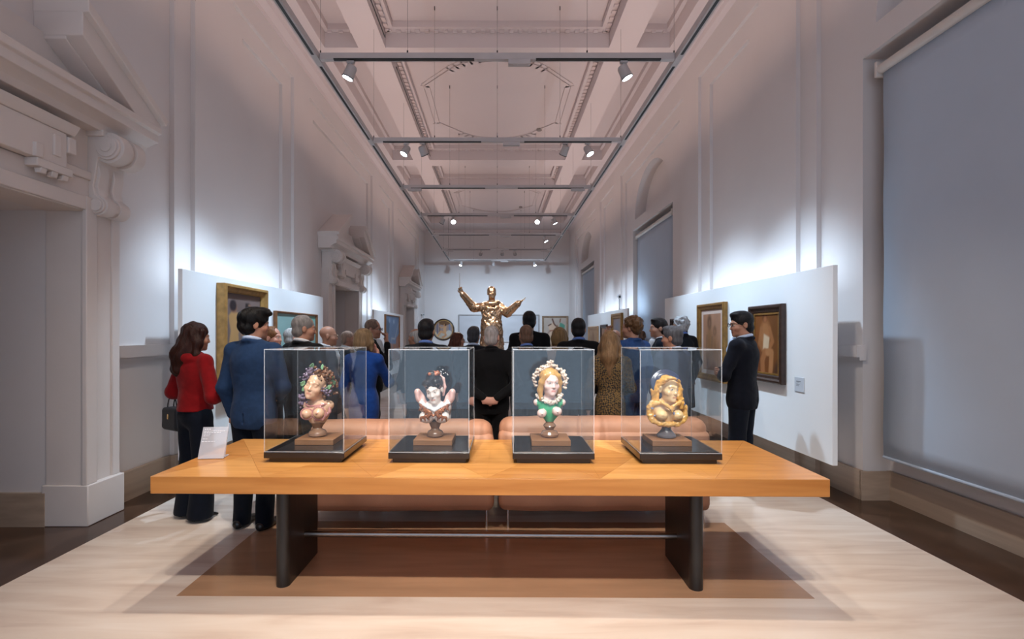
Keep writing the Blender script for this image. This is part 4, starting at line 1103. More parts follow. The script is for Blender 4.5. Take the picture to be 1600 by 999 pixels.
def hair_prims(S, style, rs):
    if style in ('short', 'thick', 'buzz', 'sides', 'receding'):
        g = {'short': 0.010, 'thick': 0.020, 'buzz': 0.003, 'sides': 0.006, 'receding': 0.008}[style]
        S.ball((0, -0.016, 0.036), (0.075+g, 0.096+g, 0.084+g), 0.01)
        S.ball((0, -0.050, -0.040), (0.070+g*0.6, 0.054+g, 0.060), 0.02)
        if style == 'thick':
            S.ball((0.0, 0.055, 0.105), (0.065, 0.05, 0.03), 0.03); S.ball((0.04, 0.07, 0.09), (0.03, 0.045, 0.025), 0.02)
        if style == 'short': S.ball((0.0, 0.045, 0.098), (0.06, 0.05, 0.026), 0.03)
        S.ball((0, 0.112, -0.042), (0.080, 0.075, 0.098 if style != 'buzz' else 0.12), 0.008, neg=True)
        for e in (-1, 1):
            S.ball((e*0.094, 0.010, -0.030), (0.024, 0.026, 0.046), 0.006, neg=True)
        S.ball((0, -0.03, -0.152), (0.12, 0.13, 0.06), 0.01, neg=True)
        if style == 'sides': S.ball((0, 0.035, 0.115), (0.070, 0.115, 0.075), 0.012, neg=True)
        if style == 'receding': S.ball((0, 0.10, 0.10), (0.075, 0.06, 0.06), 0.012, neg=True)
    elif style == 'bob':
        S.ball((0, -0.018, 0.038), (0.092, 0.108, 0.090), 0.01)
        S.ball((0, -0.035, -0.045), (0.104, 0.095, 0.095), 0.03)
        for e in (-1, 1): S.chain([(e*0.075, 0.02, 0.05), (e*0.092, 0.025, -0.03), (e*0.088, 0.03, -0.115)], [0.025, 0.026, 0.02], 0.02)
        S.ball((0, 0.115, -0.045), (0.064, 0.085, 0.115), 0.01, neg=True)
        S.ball((0, -0.01, -0.185), (0.16, 0.16, 0.06), 0.012, neg=True)
    elif style in ('long', 'wavy'):
        S.ball((0, -0.018, 0.040), (0.092, 0.110, 0.092), 0.01)
        S.ball((0, -0.035, -0.04), (0.104, 0.095, 0.10), 0.03)
        S.chain([(0, -0.06, -0.06), (0, -0.085, -0.17), (0.0, -0.10, -0.29 if style == 'wavy' else -0.34)], [0.09, 0.10 if style == 'wavy' else 0.09, 0.07 if style == 'wavy' else 0.045], 0.03)
        for e in (-1, 1):
            S.chain([(e*0.078, 0.015, 0.04), (e*0.098, 0.0, -0.06), (e*0.105, -0.015, -0.16), (e*0.085, 0.0, -0.25)], [0.026, 0.03, 0.034, 0.018], 0.025)
        S.ball((0, 0.115, -0.045), (0.066, 0.085, 0.12), 0.01, neg=True)
        S.ball((0, 0.06, -0.20), (0.062, 0.09, 0.09), 0.01, neg=True)
    elif style == 'curly':
        S.ball((0, -0.022, 0.040), (0.086, 0.102, 0.088), 0.01); S.ball((0, -0.06, -0.03), (0.074, 0.055, 0.06), 0.02)
        g = np.random.default_rng(rs)
        for _ in range(130):
            p = g.normal(0, 1, 3); p /= np.linalg.norm(p)
            q = np.array((0, -0.022, 0.035))+p*np.array((0.090, 0.104, 0.090))
            if q[2] < -0.075 or (q[1] > 0.035 and q[2] < 0.06): continue
            S.ball(q, g.uniform(0.014, 0.021), 0.004)
        S.ball((0, 0.115, -0.05), (0.080, 0.075, 0.105), 0.008, neg=True)
        for e in (-1, 1): S.ball((e*0.094, 0.008, -0.03), (0.025, 0.03, 0.04), 0.006, neg=True)

def spectacles(root, M, m, r=0.0018):
    fr = MB()
    for e in (-1, 1):
        fr.tube([(e*0.033+0.022*math.cos(t), 0.106, 0.001+0.017*math.sin(t)) for t in np.linspace(0, 2*PI, 17)], r, 6, cap=False)
        fr.tube([(e*0.055, 0.105, 0.004), (e*0.076, 0.07, 0.004), (e*0.081, 0.0, 0.0), (e*0.080, -0.02, -0.012)], r, 6)
    fr.tube([(-0.011, 0.106, 0.003), (0, 0.110, 0.006), (0.011, 0.106, 0.003)], r, 6)
    o = fr.build('spectacles', m, root, smooth=True); o.matrix_local = M
    return o

def person(label, px, y, top, head_c=None, turn=0, head=(0, 0), arms=('down', 'down'), hair='short', hcol=None, skin='fair', top_m=None, leg_m=None,
           kind='suit', collar=None, specs=None, vox=0.012, fem=False, girth=1.0, hands=False, lean=0.0, seed=1, lipc=None, H=None):
    """px: image column of the head at depth y; top: image row of the crown (gives the height)."""
    x = (px-777)/FPX*y
    H = H or CAM_H+(520-top)*y/FPX
    s = H/1.752
    root = empty('person', (x, y, 0), -math.radians(turn)); root.scale = (s, s, s)
    tag(root, label, 'person', 'visitors gathered around the statue')
    hm = Matrix.Translation((0, 0.012+lean, HZ))@Matrix.Rotation(-math.radians(head[0]), 4, 'Z')@Matrix.Rotation(math.radians(head[1]), 4, 'X')
    sw = 0.91 if fem else 1.0; gx = girth*(0.88 if fem else 1.0)
    sh = lambda e: (e*0.178*sw, -0.005+lean*0.5, 1.402)
    pose = []
    for e, a in ((1, arms[1]), (-1, arms[0])):
        el, wr, fd, pn = ARMS[a] if isinstance(a, str) else a
        pose.append((e, tuple(np.array(el)*(e*sw, 1, 1)), tuple(np.array(wr)*(e, 1, 1)), tuple(np.array(fd)*(e, 1, 1)), tuple(np.array(pn)*(e, 1, 1))))
    # ---- body: one continuous figure (head, neck, trunk, arms with hands, legs)
    S = Sculpt(); n0 = len(S.p); head_prims(S, neck=False, female=fem); S.xf(np.array(hm), n0)
    nb = hm@Vector((0, -0.016, -0.05)); S.cone((0, -0.018+lean*0.5, 1.40), nb, 0.060*sw, 0.052*sw, 0.03)
    S.ball((0, 0, 1.27), (0.135*gx, 0.085, 0.17), 0.04).ball((0, 0, 1.05), (0.12*gx, 0.08, 0.18), 0.04).ball((0, 0, 0.92), (0.135*gx, 0.09, 0.12), 0.04)
    fine = [((-0.13, -0.14, HZ-0.14), (0.13, 0.16, HZ+0.14), 0.0062 if vox < 0.011 else 0.008)]
    for e, el, wr, fd, pn in pose:
        S.chain([(0, 0, 1.39), sh(e), el, wr], [0.06, 0.045, 0.036, 0.026], 0.03); hand(S, wr, fd, pn, -e, 0.55, hands)
        if hands:
            c = np.array(wr)+np.array(fd)/np.linalg.norm(fd)*0.07; fine.append((tuple(c-0.09), tuple(c+0.09), 0.006))
        S.chain([(e*0.085, 0, 0.90), (e*0.095, 0.015, 0.50), (e*0.10, -0.015, 0.09), (e*0.11, 0.07, 0.045)], [0.07, 0.05, 0.036, 0.03], 0.03)
    sk = SK[skin]; lp = lipc or (sk[0]*0.85, sk[1]*0.55, sk[2]*0.55)
    hb = (hcol or (0.12, 0.08, 0.06))
    S.build('body', SKIN, root, vox=0.022, fine=fine, colors=lambda v: face_paint(v, hm, sk, lp, tuple(0.5*np.array(hb[:3])+0.25*np.array(sk)), True, 0.12))
    # ---- hair
    if hair != 'bald':
        S = Sculpt(); hair_prims(S, hair, seed); S.xf(np.array(hm), 0)
        hd = {'thick': wob(0.009, 75, 80, 42, seed), 'wavy': wob(0.011, 70, 70, 30, seed), 'long': wob(0.003, 120, 100, 14, seed), 'bob': wob(0.0025, 140, 120, 14, seed), 'curly': wob(0.003, 160, 150, 150, seed)}.get(hair, wob(0.0015, 150, 130, 60, seed))
        S.build('hair', hairm('%02d%02d%02d_%s' % (hb[0]*99, hb[1]*99, hb[2]*99, hair), hb), root, vox=min(vox, 0.009), disp=hd)
    # ---- clothing
    hem = {'suit': 0.80, 'coat': 0.50, 'dress': 0.50, 'blouse': 0.965, 'jacket': 0.86}[kind]
    S = Sculpt()
    S.ball((0, -0.005+lean*0.3, 1.27), (0.180*gx, 0.128, 0.20), 0.05)
    S.cone((0, -0.02+lean*0.5, 1.452), sh(1), 0.060, 0.064*sw, 0.04).cone((0, -0.02+lean*0.5, 1.452), sh(-1), 0.060, 0.064*sw, 0.04)
    S.ball((0, -0.035+lean*0.4, 1.34), (0.155*gx, 0.10, 0.12), 0.04)
    S.ball((0, 0, 1.08), ((0.160 if not fem else 0.138)*gx, 0.115, 0.19), 0.06)
    if fem: S.ball((0.05, 0.085, 1.27), 0.06, 0.05).ball((-0.05, 0.085, 1.27), 0.06, 0.05)
    if kind in ('suit', 'jacket', 'coat', 'dress'):
        S.ball((0, 0, 0.90), ((0.182 if not fem else 0.178)*gx, 0.135, 0.20), 0.06)
        if kind in ('coat', 'dress'): S.cone((0, 0, 0.95), (0, 0, 0.42), 0.165*gx, 0.185*gx, 0.06)
    if kind == 'blouse': S.cone((0, 0, 1.04), (0, 0, 0.94), 0.135, 0.155, 0.04)
    for e, el, wr, fd, pn in pose:
        el_, wr_ = np.array(el), np.array(wr)
        if kind == 'blouse': S.chain([sh(e), el, el_+(wr_-el_)*0.12], [0.066*sw, 0.062, 0.064], 0.03)
        else: S.chain([sh(e), el, wr_+(el_-wr_)*0.06], [0.067*sw, 0.053, 0.042], 0.035)
    # turned-down collar round the neck
    ring_ = [(0.071*sw*math.sin(t), -0.022+lean*0.5+0.072*math.cos(t)*(-1), 1.488-0.05*(1-math.cos(t))*0.5) for t in np.linspace(-2.5, 2.5, 13)]
    if kind != 'blouse': S.chain(ring_, [0.013]*13, 0.012)
    else: S.chain([(0.098*math.sin(t), -0.02-0.10*math.cos(t), 1.44-0.03*(1-math.cos(t))) for t in np.linspace(-2.6, 2.6, 13)], [0.04]*13, 0.02)
    if kind == 'suit' and vox < 0.011: S.box((0, -0.14, 0.83), (0.0015, 0.03, 0.09), 0.001, 0.004, neg=True)   # centre vent
    ph = seed*1.3
    S.build({'suit': 'suit_jacket', 'coat': 'coat', 'dress': 'dress', 'blouse': 'blouse', 'jacket': 'jacket'}[kind], top_m, root, vox=vox,
            disp=lambda a_, b_, c_: wob(0.0045, 24, 20, 17, ph)(a_, b_, c_)+wob(0.0018, 55, 48, 70, ph+1)(a_, b_, c_), clip=lambda x_, y_, z_: (hem+0.006*np.sin(9*x_+ph)-z_)+0*x_+0*y_)
    if collar is not None:
        S = Sculpt()
        S.chain([(0.059*sw*math.sin(t), -0.020+lean*0.5-0.060*math.cos(t), 1.512-0.034*(1-math.cos(t))*0.5) for t in np.linspace(-PI, PI, 17)], [0.0145]*17, 0.01)
        S.build('shirt_collar', collar, root, vox=0.0075)
        S = Sculpt(); S.chain([(0, 0.075+lean*0.5, 1.44), (0, 0.112, 1.36), (0, 0.128, 1.26)], [0.05, 0.035, 0.012], 0.02)
        S.build('shirt_front', collar, root, vox=0.012)
    if kind in ('suit', 'jacket', 'blouse'):
        S = Sculpt(); S.ball((0, 0, 0.92), (0.168*gx, 0.122, 0.13), 0.05)
        wide = kind == 'blouse'
        for e in (1, -1):
            S.chain([(e*0.086, 0, 0.88), (e*0.098, 0.018, 0.50), (e*0.104, -0.012, 0.05)], [0.098, 0.076 if not wide else 0.085, 0.066 if not wide else 0.105], 0.03)
        S.build('trousers', leg_m or top_m, root, vox=max(vox, 0.012), disp=wob(0.005, 26, 22, 13, ph), clip=lambda x_, y_, z_: (0.025-z_)+0*x_+0*y_)
    else:
        S = Sculpt()
        for e in (1, -1): S.chain([(e*0.086, 0, 0.75), (e*0.095, 0.012, 0.48), (e*0.10, -0.012, 0.10)], [0.075, 0.055, 0.040], 0.03)
        S.build('stockings', leg_m or cloth('stocking', (0.02, 0.02, 0.022)), root, vox=0.016)
    for e in (1, -1):
        S = Sculpt()
        if fem:
            S.chain([(e*0.10, -0.045, 0.085), (e*0.107, 0.03, 0.05), (e*0.115, 0.13, 0.018)], [0.032, 0.030, 0.014], 0.02); S.cone((e*0.10, -0.062, 0.075), (e*0.10, -0.062, 0.006), 0.012, 0.006, 0.01)
        else: S.chain([(e*0.103, -0.055, 0.038), (e*0.108, 0.03, 0.042), (e*0.118, 0.15, 0.022)], [0.040, 0.040, 0.028], 0.02)
        S.build('shoe', SHOE, root, vox=0.010, clip=lambda x_, y_, z_: (0.0-z_)+0*x_+0*y_)
    if specs is not None: spectacles(root, hm, specs, 0.003 if specs is GLASSF else 0.0016)
    return root, hm

NAVY = cloth('navy', (0.004, 0.005, 0.010)); BLACK = cloth('black', (0.005, 0.005, 0.006)); CHAR = cloth('charcoal', (0.008, 0.009, 0.012))
MIDBLUE = cloth('mid_blue', (0.015, 0.036, 0.088)); GREYS = cloth('grey_suit', (0.055, 0.06, 0.075)); ROYAL = cloth('royal_blue', (0.008, 0.045, 0.22), sheen=0.1)
TROU = cloth('dark_trouser', (0.004, 0.006, 0.012)); RED = cloth('red', (0.20, 0.004, 0.006), sheen=0.08); BEIGE = cloth('beige_coat', (0.33, 0.22, 0.15))
SLATE = cloth('slate_suit', (0.030, 0.034, 0.058)); JBLUE = cloth('denim_blue_jacket', (0.022, 0.055, 0.16))
SHIRT = cloth('pale_blue_shirt', (0.42, 0.50, 0.66), var=0.05); SHIRTW = cloth('white_shirt', (0.62, 0.62, 0.64), var=0.04); SHIRTB = cloth('blue_collar', (0.10, 0.17, 0.42), var=0.05)

def houndstooth():
    m = mat('cloth_pattern', (0.2, 0.12, 0.04), 0.85, bump=0.15, bscale=300); nt = m.node_tree; N = nt.nodes
    tc = N.new('ShaderNodeTexCoord'); mp = N.new('ShaderNodeMapping'); mp.inputs['Rotation'].default_value = (0.7, 0.78, 0.5); mp.inputs['Scale'].default_value = (1, 1, 1)
    nt.links.new(tc.outputs['Object'], mp.inputs[0])
    ck = N.new('ShaderNodeTexChecker'); ck.inputs['Scale'].default_value = 56; ck.inputs['Color1'].default_value = (0.17, 0.10, 0.03, 1); ck.inputs['Color2'].default_value = (0.012, 0.010, 0.010, 1)
    nz = N.new('ShaderNodeTexNoise'); nz.inputs['Scale'].default_value = 25; nt.links.new(tc.outputs['Object'], nz.inputs['Vector'])
    ad = N.new('ShaderNodeMixRGB'); ad.blend_type = 'LINEAR_LIGHT'; ad.inputs[0].default_value = 0.02
    nt.links.new(mp.outputs[0], ad.inputs[1]); nt.links.new(nz.outputs['Color'], ad.inputs[2]); nt.links.new(ad.outputs[0], ck.inputs['Vector'])
    nt.links.new(ck.outputs['Color'], N['Principled BSDF'].inputs['Base Color']); return m

DKB = (0.010, 0.006, 0.005); BLK_H = (0.005, 0.0045, 0.0045); GREYH = (0.20, 0.18, 0.17); WHITEH = (0.42, 0.40, 0.38); SALT = (0.045, 0.045, 0.05)
AUB = (0.026, 0.008, 0.005); BLND = (0.21, 0.125, 0.055); BRN = (0.10, 0.05, 0.022); DBLND = (0.17, 0.11, 0.06)

HERO = 0.009
woman_red, _ = person('woman with long auburn hair in a red cropped jacket and wide dark trousers', 305, 4.2, 503, turn=30, head=(18, -6), arms=(((0.285, -0.05, 1.115), (0.285, 0.17, 1.06), (0, 1, -0.1), (-1, 0, 0)), ((0.305, 0.0, 1.10), (0.245, 0.245, 1.17), (-0.4, 0.85, 0.3), (-0.9, 0, -0.3))), hair='wavy', hcol=AUB, skin='tan', top_m=RED, leg_m=TROU, kind='blouse', vox=HERO, fem=True, hands=True, girth=1.12, seed=2)
person('man with thick black hair in a mid-blue suit, back turned, beside the red jacket', 397, 4.0, 480, turn=12, head=(42, -4), arms=('down', 'front'), hair='thick', hcol=BLK_H, skin='tan', top_m=MIDBLUE, leg_m=TROU, collar=SHIRT, vox=HERO, girth=1.03, seed=3)
person('grey-haired man in a black jacket turned right above the leftmost display case', 474, 4.7, 491, turn=25, head=(38, -4), arms=('front', 'front'), hair='receding', hcol=GREYH, skin='tan', top_m=BLACK, collar=SHIRTW, vox=0.010, seed=4)
person('woman in profile whose pale face shows between the blue-suited man and the grey-haired man', 424, 5.3, 509, turn=85, head=(10, 0), arms=('front', 'front'), hair='receding', hcol=(0.16, 0.07, 0.03), skin='pink', top_m=BLACK, kind='jacket', vox=0.012, fem=True, seed=5)
person('white-haired visitor almost hidden in front of the pale green painting', 456, 6.2, 512, turn=50, hair='short', hcol=WHITEH, skin='pink', top_m=NAVY, vox=0.014, seed=6)
person('bald man with thin glasses in a grey suit facing right', 512, 5.8, 508, turn=62, head=(14, -2), arms=('front', 'front'), hair='bald', hcol=SALT, skin='tan', top_m=GREYS, collar=SHIRTW, specs=WIREF, vox=0.012, seed=7)
person('smaller balding man in a dark suit right of the bald man with glasses', 543, 7.0, 516, turn=62, head=(12, -4), hair='buzz', hcol=(0.30, 0.2, 0.15), skin='tan', top_m=NAVY, collar=SHIRTW, vox=0.014, seed=8)
person('woman with a blonde bob in a royal blue coat, hand raised to her chin', 569, 5.0, 512, turn=14, head=(26, -2), arms=('down', 'chin'), hair='bob', hcol=DBLND, skin='pink', top_m=ROYAL, kind='coat', vox=0.010, fem=True, seed=9)
person('man with cropped hair and glasses holding his hand to his mouth by the left wall', 582, 6.4, 498, turn=78, head=(18, -4), arms=('crossed', 'chin'), hair='receding', hcol=(0.16, 0.10, 0.07), skin='tan', top_m=BLACK, collar=SHIRTW, specs=GLASSF, vox=0.011, hands=True, seed=10)
person('man with short dark hair and blue collar, back turned, behind the second display case', 666, 5.0, 497, turn=2, head=(4, -2), hair='short', hcol=(0.010, 0.009, 0.010), skin='olive', top_m=CHAR, collar=SHIRTB, vox=0.010, girth=1.1, seed=11)
person('grey-bearded man half hidden to the left of the dark-haired man with blue collar', 650, 6.3, 512, turn=-45, head=(-20, 0), hair='sides', hcol=WHITEH, skin='tan', top_m=NAVY, vox=0.013, seed=12)
person('woman with auburn hair and glasses looking right beside the round painting', 715, 7.5, 519, turn=55, head=(30, -2), hair='wavy', hcol=(0.09, 0.03, 0.018), skin='tan', top_m=BLACK, kind='jacket', specs=GLASSF, vox=0.012, fem=True, seed=13)
person('man with cropped dark grey hair just left of the bald man before the statue', 740, 6.2, 509, turn=6, head=(6, 0), hair='short', hcol=SALT, skin='olive', top_m=CHAR, collar=SHIRT, vox=0.012, seed=14)
person('nearly bald grey man in black, back turned, in front of the bronze statue', 768, 5.0, 507, turn=4, head=(4, -2), arms=('back', 'back'), hair='buzz', hcol=(0.33, 0.30, 0.29), skin='pink', top_m=BLACK, collar=BLACK, vox=0.010, girth=1.08, seed=15)
person('man with shaved brown head and blue collar in front of the tallest visitor', 822, 5.5, 506, turn=-8, head=(-6, -2), hair='buzz', hcol=(0.13, 0.075, 0.05), skin='brown', top_m=CHAR, collar=SHIRTB, specs=GLASSF, vox=0.011, seed=16)
person('tallest visitor, black-haired man in a dark suit right of the statue', 827, 6.5, 485, turn=4, hair='short', hcol=BLK_H, skin='olive', top_m=BLACK, vox=0.012, seed=17)
person('woman with a golden blonde bob and beige coat in front of the framed far-wall painting', 874, 6.2, 510, turn=8, head=(6, 0), hair='bob', hcol=BLND, skin='fair', top_m=BEIGE, kind='coat', vox=0.011, fem=True, seed=18)
person('man with dark brown hair and blue collar between the blonde bob and the long-haired woman', 904, 5.7, 496, turn=4, head=(6, 0), hair='short', hcol=DKB, skin='tan', top_m=BLACK, collar=SHIRTB, vox=0.010, girth=1.05, seed=19)
person('woman with long straight blonde hair in a brown patterned dress', 953, 4.95, 516, turn=12, head=(4, -2), arms=('down', 'front'), hair='long', hcol=(0.17, 0.10, 0.05), skin='fair', top_m=houndstooth(), kind='dress', vox=0.010, fem=True, hands=True, seed=20)
person('bald visitor mostly hidden behind the long-haired blonde woman', 961, 6.9, 514, turn=-10, hair='bald', skin='tan', top_m=NAVY, vox=0.014, seed=21)
person('curly brown-haired man in a bright blue jacket raising a hand to his face', 988, 5.5, 493, turn=-32, head=(-22, -2), arms=('phone', 'down'), hair='curly', hcol=BRN, skin='tan', top_m=JBLUE, vox=0.011, hands=True, seed=22)
person('dark-haired man in profile facing left, wearing a dark tie', 1030, 6.3, 496, turn=-78, head=(-10, 0), hair='short', hcol=(0.014, 0.010, 0.009), skin='tan', top_m=NAVY, collar=SHIRTW, vox=0.011, seed=23)
person('man with greying hair in a slate suit behind the rightmost display case', 1051, 5.0, 508, turn=-30, head=(-24, -2), arms=('front', 'front'), hair='short', hcol=(0.09, 0.09, 0.10), skin='tan', top_m=SLATE, collar=SHIRT, vox=0.010, girth=1.15, seed=24)
person('man with silver curly hair in a long navy coat near the right panel', 1064, 7.0, 493, turn=-18, head=(-8, 0), hair='curly', hcol=(0.40, 0.40, 0.41), skin='tan', top_m=CHAR, kind='coat', collar=SHIRTB, vox=0.012, seed=25)
man_r, _ = person('man with glasses and crossed arms in a dark navy suit, rightmost visitor', 1160, 4.9, 485, turn=-46, head=(-42, -6), arms=('crossed', 'crossed'), hair='short', hcol=DKB, skin='tan', top_m=NAVY, leg_m=TROU, collar=SHIRT, specs=GLASSF, vox=HERO, hands=True, girth=1.12, seed=26)

# handbag held by the woman in red
hb = empty('handbag', (-2.80, 4.34, 0.725), -0.52); hb.scale = (0.82, 0.82, 0.9); tag(hb, 'black leather handbag hanging at the side of the woman in red', 'handbag')
BAGM = mat('bag_leather', (0.006, 0.006, 0.009), 0.5, var=0.2, scale=30, bump=0.1, bscale=200)
S = Sculpt(); S.box((0, 0, 0.10), (0.115, 0.04, 0.075), 0.03, 0.01); S.cone((-0.13, 0, 0.03), (0.13, 0, 0.03), 0.05, 0.05, 0.03)
S.build('bag_body', BAGM, hb, vox=0.009)
MB().tube([(0.09*math.cos(t), -0.03, 0.19+0.13*math.sin(t)) for t in np.linspace(0, PI, 15)], 0.006, 8).build('handle', BAGM, hb, smooth=True)
MB().tube([(0.09*math.cos(t), 0.03, 0.19+0.13*math.sin(t)) for t in np.linspace(0, PI, 15)], 0.006, 8).build('handle', BAGM, hb, smooth=True)
MB().box(-0.012, 0.012, -0.078, -0.07, 0.10, 0.15).build('clasp', mat('bag_gold', (0.7, 0.45, 0.2), 0.25, 1.0, var=0.05), hb, bevel=0.003)
# ------------------------------------------------------------------ pictures
PAINTM = attr_mat('oil_paint', 0.55, 0.3, 0.12, 160)
def seg_dist(u, v, a, b):
    ax, ay = a; bx, by = b; dx, dy = bx-ax, by-ay; t = np.clip(((u-ax)*dx+(v-ay)*dy)/(dx*dx+dy*dy+1e-9), 0, 1)
    return np.sqrt((u-ax-t*dx)**2+(v-ay-t*dy)**2)
def poly_sd(u, v, P):
    d = np.full(u.shape, 9.0); ins = np.zeros(u.shape, bool); n = len(P)
    for i in range(n):
        a, b = P[i], P[(i+1) % n]; d = np.minimum(d, seg_dist(u, v, a, b))
        c = ((a[1] > v) != (b[1] > v)) & (u < (b[0]-a[0])*(v-a[1])/(b[1]-a[1]+1e-12)+a[0]); ins ^= c
    return np.where(ins, -d, d)
def picture(w_, h_, bg, layers, name, parent, y, res=0.012, seed=0):
    nx, nz = max(8, int(w_/res)), max(8, int(h_/res))
    U, V = np.meshgrid(np.linspace(0, 1, nx+1), np.linspace(0, 1, nz+1)); u, v = U.ravel(), V.ravel(); asp = w_/h_
    c = np.tile(np.array(lin(bg)), (len(u), 1))
    n_ = 0.5+0.3*np.sin(u*9+seed)*np.sin(v*7+2*seed)+0.2*np.sin(u*17+seed)*np.sin(v*21)
    c *= (0.92+0.16*n_)[:, None]
    for L in layers:
        kind, prm, col = L[0], L[1], lin(L[2]); soft = L[3] if len(L) > 3 else 0.015
        if kind == 'e':
            cu, cv, ru, rv = prm[:4]; ro = prm[4] if len(prm) > 4 else 0
            du, dv = (u-cu)*asp, v-cv; p, q = du*math.cos(ro)+dv*math.sin(ro), -du*math.sin(ro)+dv*math.cos(ro)
            sd = (np.sqrt((p/(ru*asp))**2+(q/rv)**2)-1)*min(ru*asp, rv)
        elif kind == 'p': sd = poly_sd(u*asp, v, [(a*asp, b) for a, b in prm])
        else:
            pts, wd = prm; sd = np.min([seg_dist(u*asp, v, (pts[i][0]*asp, pts[i][1]), (pts[i+1][0]*asp, pts[i+1][1])) for i in range(len(pts)-1)], axis=0)-wd
        k = np.clip(0.5-sd/soft*0.5, 0, 1)[:, None]; shade = (0.97+0.06*(0.5+0.5*np.sin(u*23+seed)*np.sin(v*19+seed)))[:, None]
        c = c*(1-k)+np.array(col)*shade*k
    c = c**1.15*0.72
    me = bpy.data.meshes.new(name)
    vs = [((a-0.5)*w_, y, (b-0.5)*h_) for a, b in zip(u, v)]
    fs = [(j*(nx+1)+i, j*(nx+1)+i+1, (j+1)*(nx+1)+i+1, (j+1)*(nx+1)+i) for j in range(nz) for i in range(nx)]
    me.from_pydata(vs, [], fs); me.update()
    at = me.color_attributes.new('paint', 'FLOAT_COLOR', 'POINT'); cc = np.ones((len(u), 4), np.float32); cc[:, :3] = np.clip(c, 0, 1); at.data.foreach_set('color', cc.ravel())
    me.materials.append(PAINTM); o = bpy.data.objects.new(name, me); COL.objects.link(o); o.parent = parent
    return o

def frame_bars(root, w_, h_, fw, depth, m, lip=None, back=0.0):
    """four mitred rails around a w_ x h_ outer rectangle, local: x right, z up, front towards -y"""
    hw, hh = w_/2, h_/2; iw, ih = hw-fw, hh-fw
    for a, b in (((-hw, -hh), (hw, -hh)), ((hw, -hh), (hw, hh)), ((hw, hh), (-hw, hh)), ((-hw, hh), (-hw, -hh))):
        sc = lambda p: (p[0]*iw/hw, p[1]*ih/hh)
        ia, ib = sc(a), sc(b); mb = MB()
        def mid(p, q, t): return (p[0]+(q[0]-p[0])*t, p[1]+(q[1]-p[1])*t)
        rows = []
        for t, y in ((0, back), (0, -depth*0.85), (0.12, -depth), (0.35, -depth), (0.55, -depth*0.72), (0.85, -depth*0.62), (1, -depth*0.45), (1, back)):
            p, q = mid(a, ia, t), mid(b, ib, t); rows.append([(p[0], y, p[1]), (q[0], y, q[1])])
        mb.grid(rows); mb.build('frame_rail', m, root)
    if lip:
        lw = fw*0.22
        for x0, x1, z0, z1 in ((-iw, iw, -ih, -ih+lw), (-iw, iw, ih-lw, ih), (-iw, -iw+lw, -ih+lw, ih-lw), (iw-lw, iw, -ih+lw, ih-lw)):
            MB().box(x0, x1, -depth*0.5, back, z0, z1).build('inner_slip', lip, root)

def framed(name, label, side, y0, y1, z0, z1, fw, depth, fm, bg, layers, lip=None, x=None, res=0.012, seed=0, cat='painting', mount=None):
    """side: -1 left panel, 1 right panel, 0 end wall (then y0,y1 are x extents)"""
    w_, h_ = y1-y0, z1-z0
    if side == 0: loc = ((y0+y1)/2, HALL1-0.004, (z0+z1)/2); rz = 0
    else: loc = ((x if x is not None else (-PXL+0.003 if side < 0 else PXR-0.003)), (y0+y1)/2, (z0+z1)/2); rz = PI/2 if side < 0 else -PI/2
    root = empty(name, loc, rz); tag(root, label, cat, 'pictures in the exhibition')
    if fm: frame_bars(root, w_, h_, fw, depth, fm, lip)
    iw, ih = w_-2*fw+0.004, h_-2*fw+0.004
    if mount:
        MB().box(-iw/2, iw/2, -depth*0.30, -depth*0.2, -ih/2, ih/2).build('mount', mount, root); iw -= 0.16*w_; ih -= 0.14*w_
    picture(iw, ih, bg, layers, 'canvas', root, -depth*0.34, res, seed)
    MB().box(-iw/2, iw/2, -depth*0.18, -0.001, -ih/2, ih/2).build('backing', mat('backing_board', (0.2, 0.14, 0.09), 0.8, var=0.1), root)
    return root
GOLD = mat('gilt_frame', (0.42, 0.24, 0.075), 0.42, 0.35, var=0.25, scale=14, bump=0.15, bscale=60)
GOLD2 = mat('old_gold_frame', (0.26, 0.13, 0.03), 0.45, 0.3, var=0.25, scale=16, bump=0.2, bscale=70)
DARKF = mat('dark_walnut_frame', (0.035, 0.016, 0.010), 0.4, var=0.3, scale=20, bump=0.25, bscale=90)
OAKF = mat('thin_oak_frame', (0.24, 0.10, 0.035), 0.5, var=0.2, scale=12)
GREYF = mat('pewter_frame', (0.30, 0.27, 0.26), 0.4, 0.3, var=0.1)
SLIPM = mat('cream_slip', (0.62, 0.47, 0.33), 0.6, var=0.05)
IVORY = mat('ivory_mount', (0.58, 0.44, 0.37), 0.7, var=0.05)

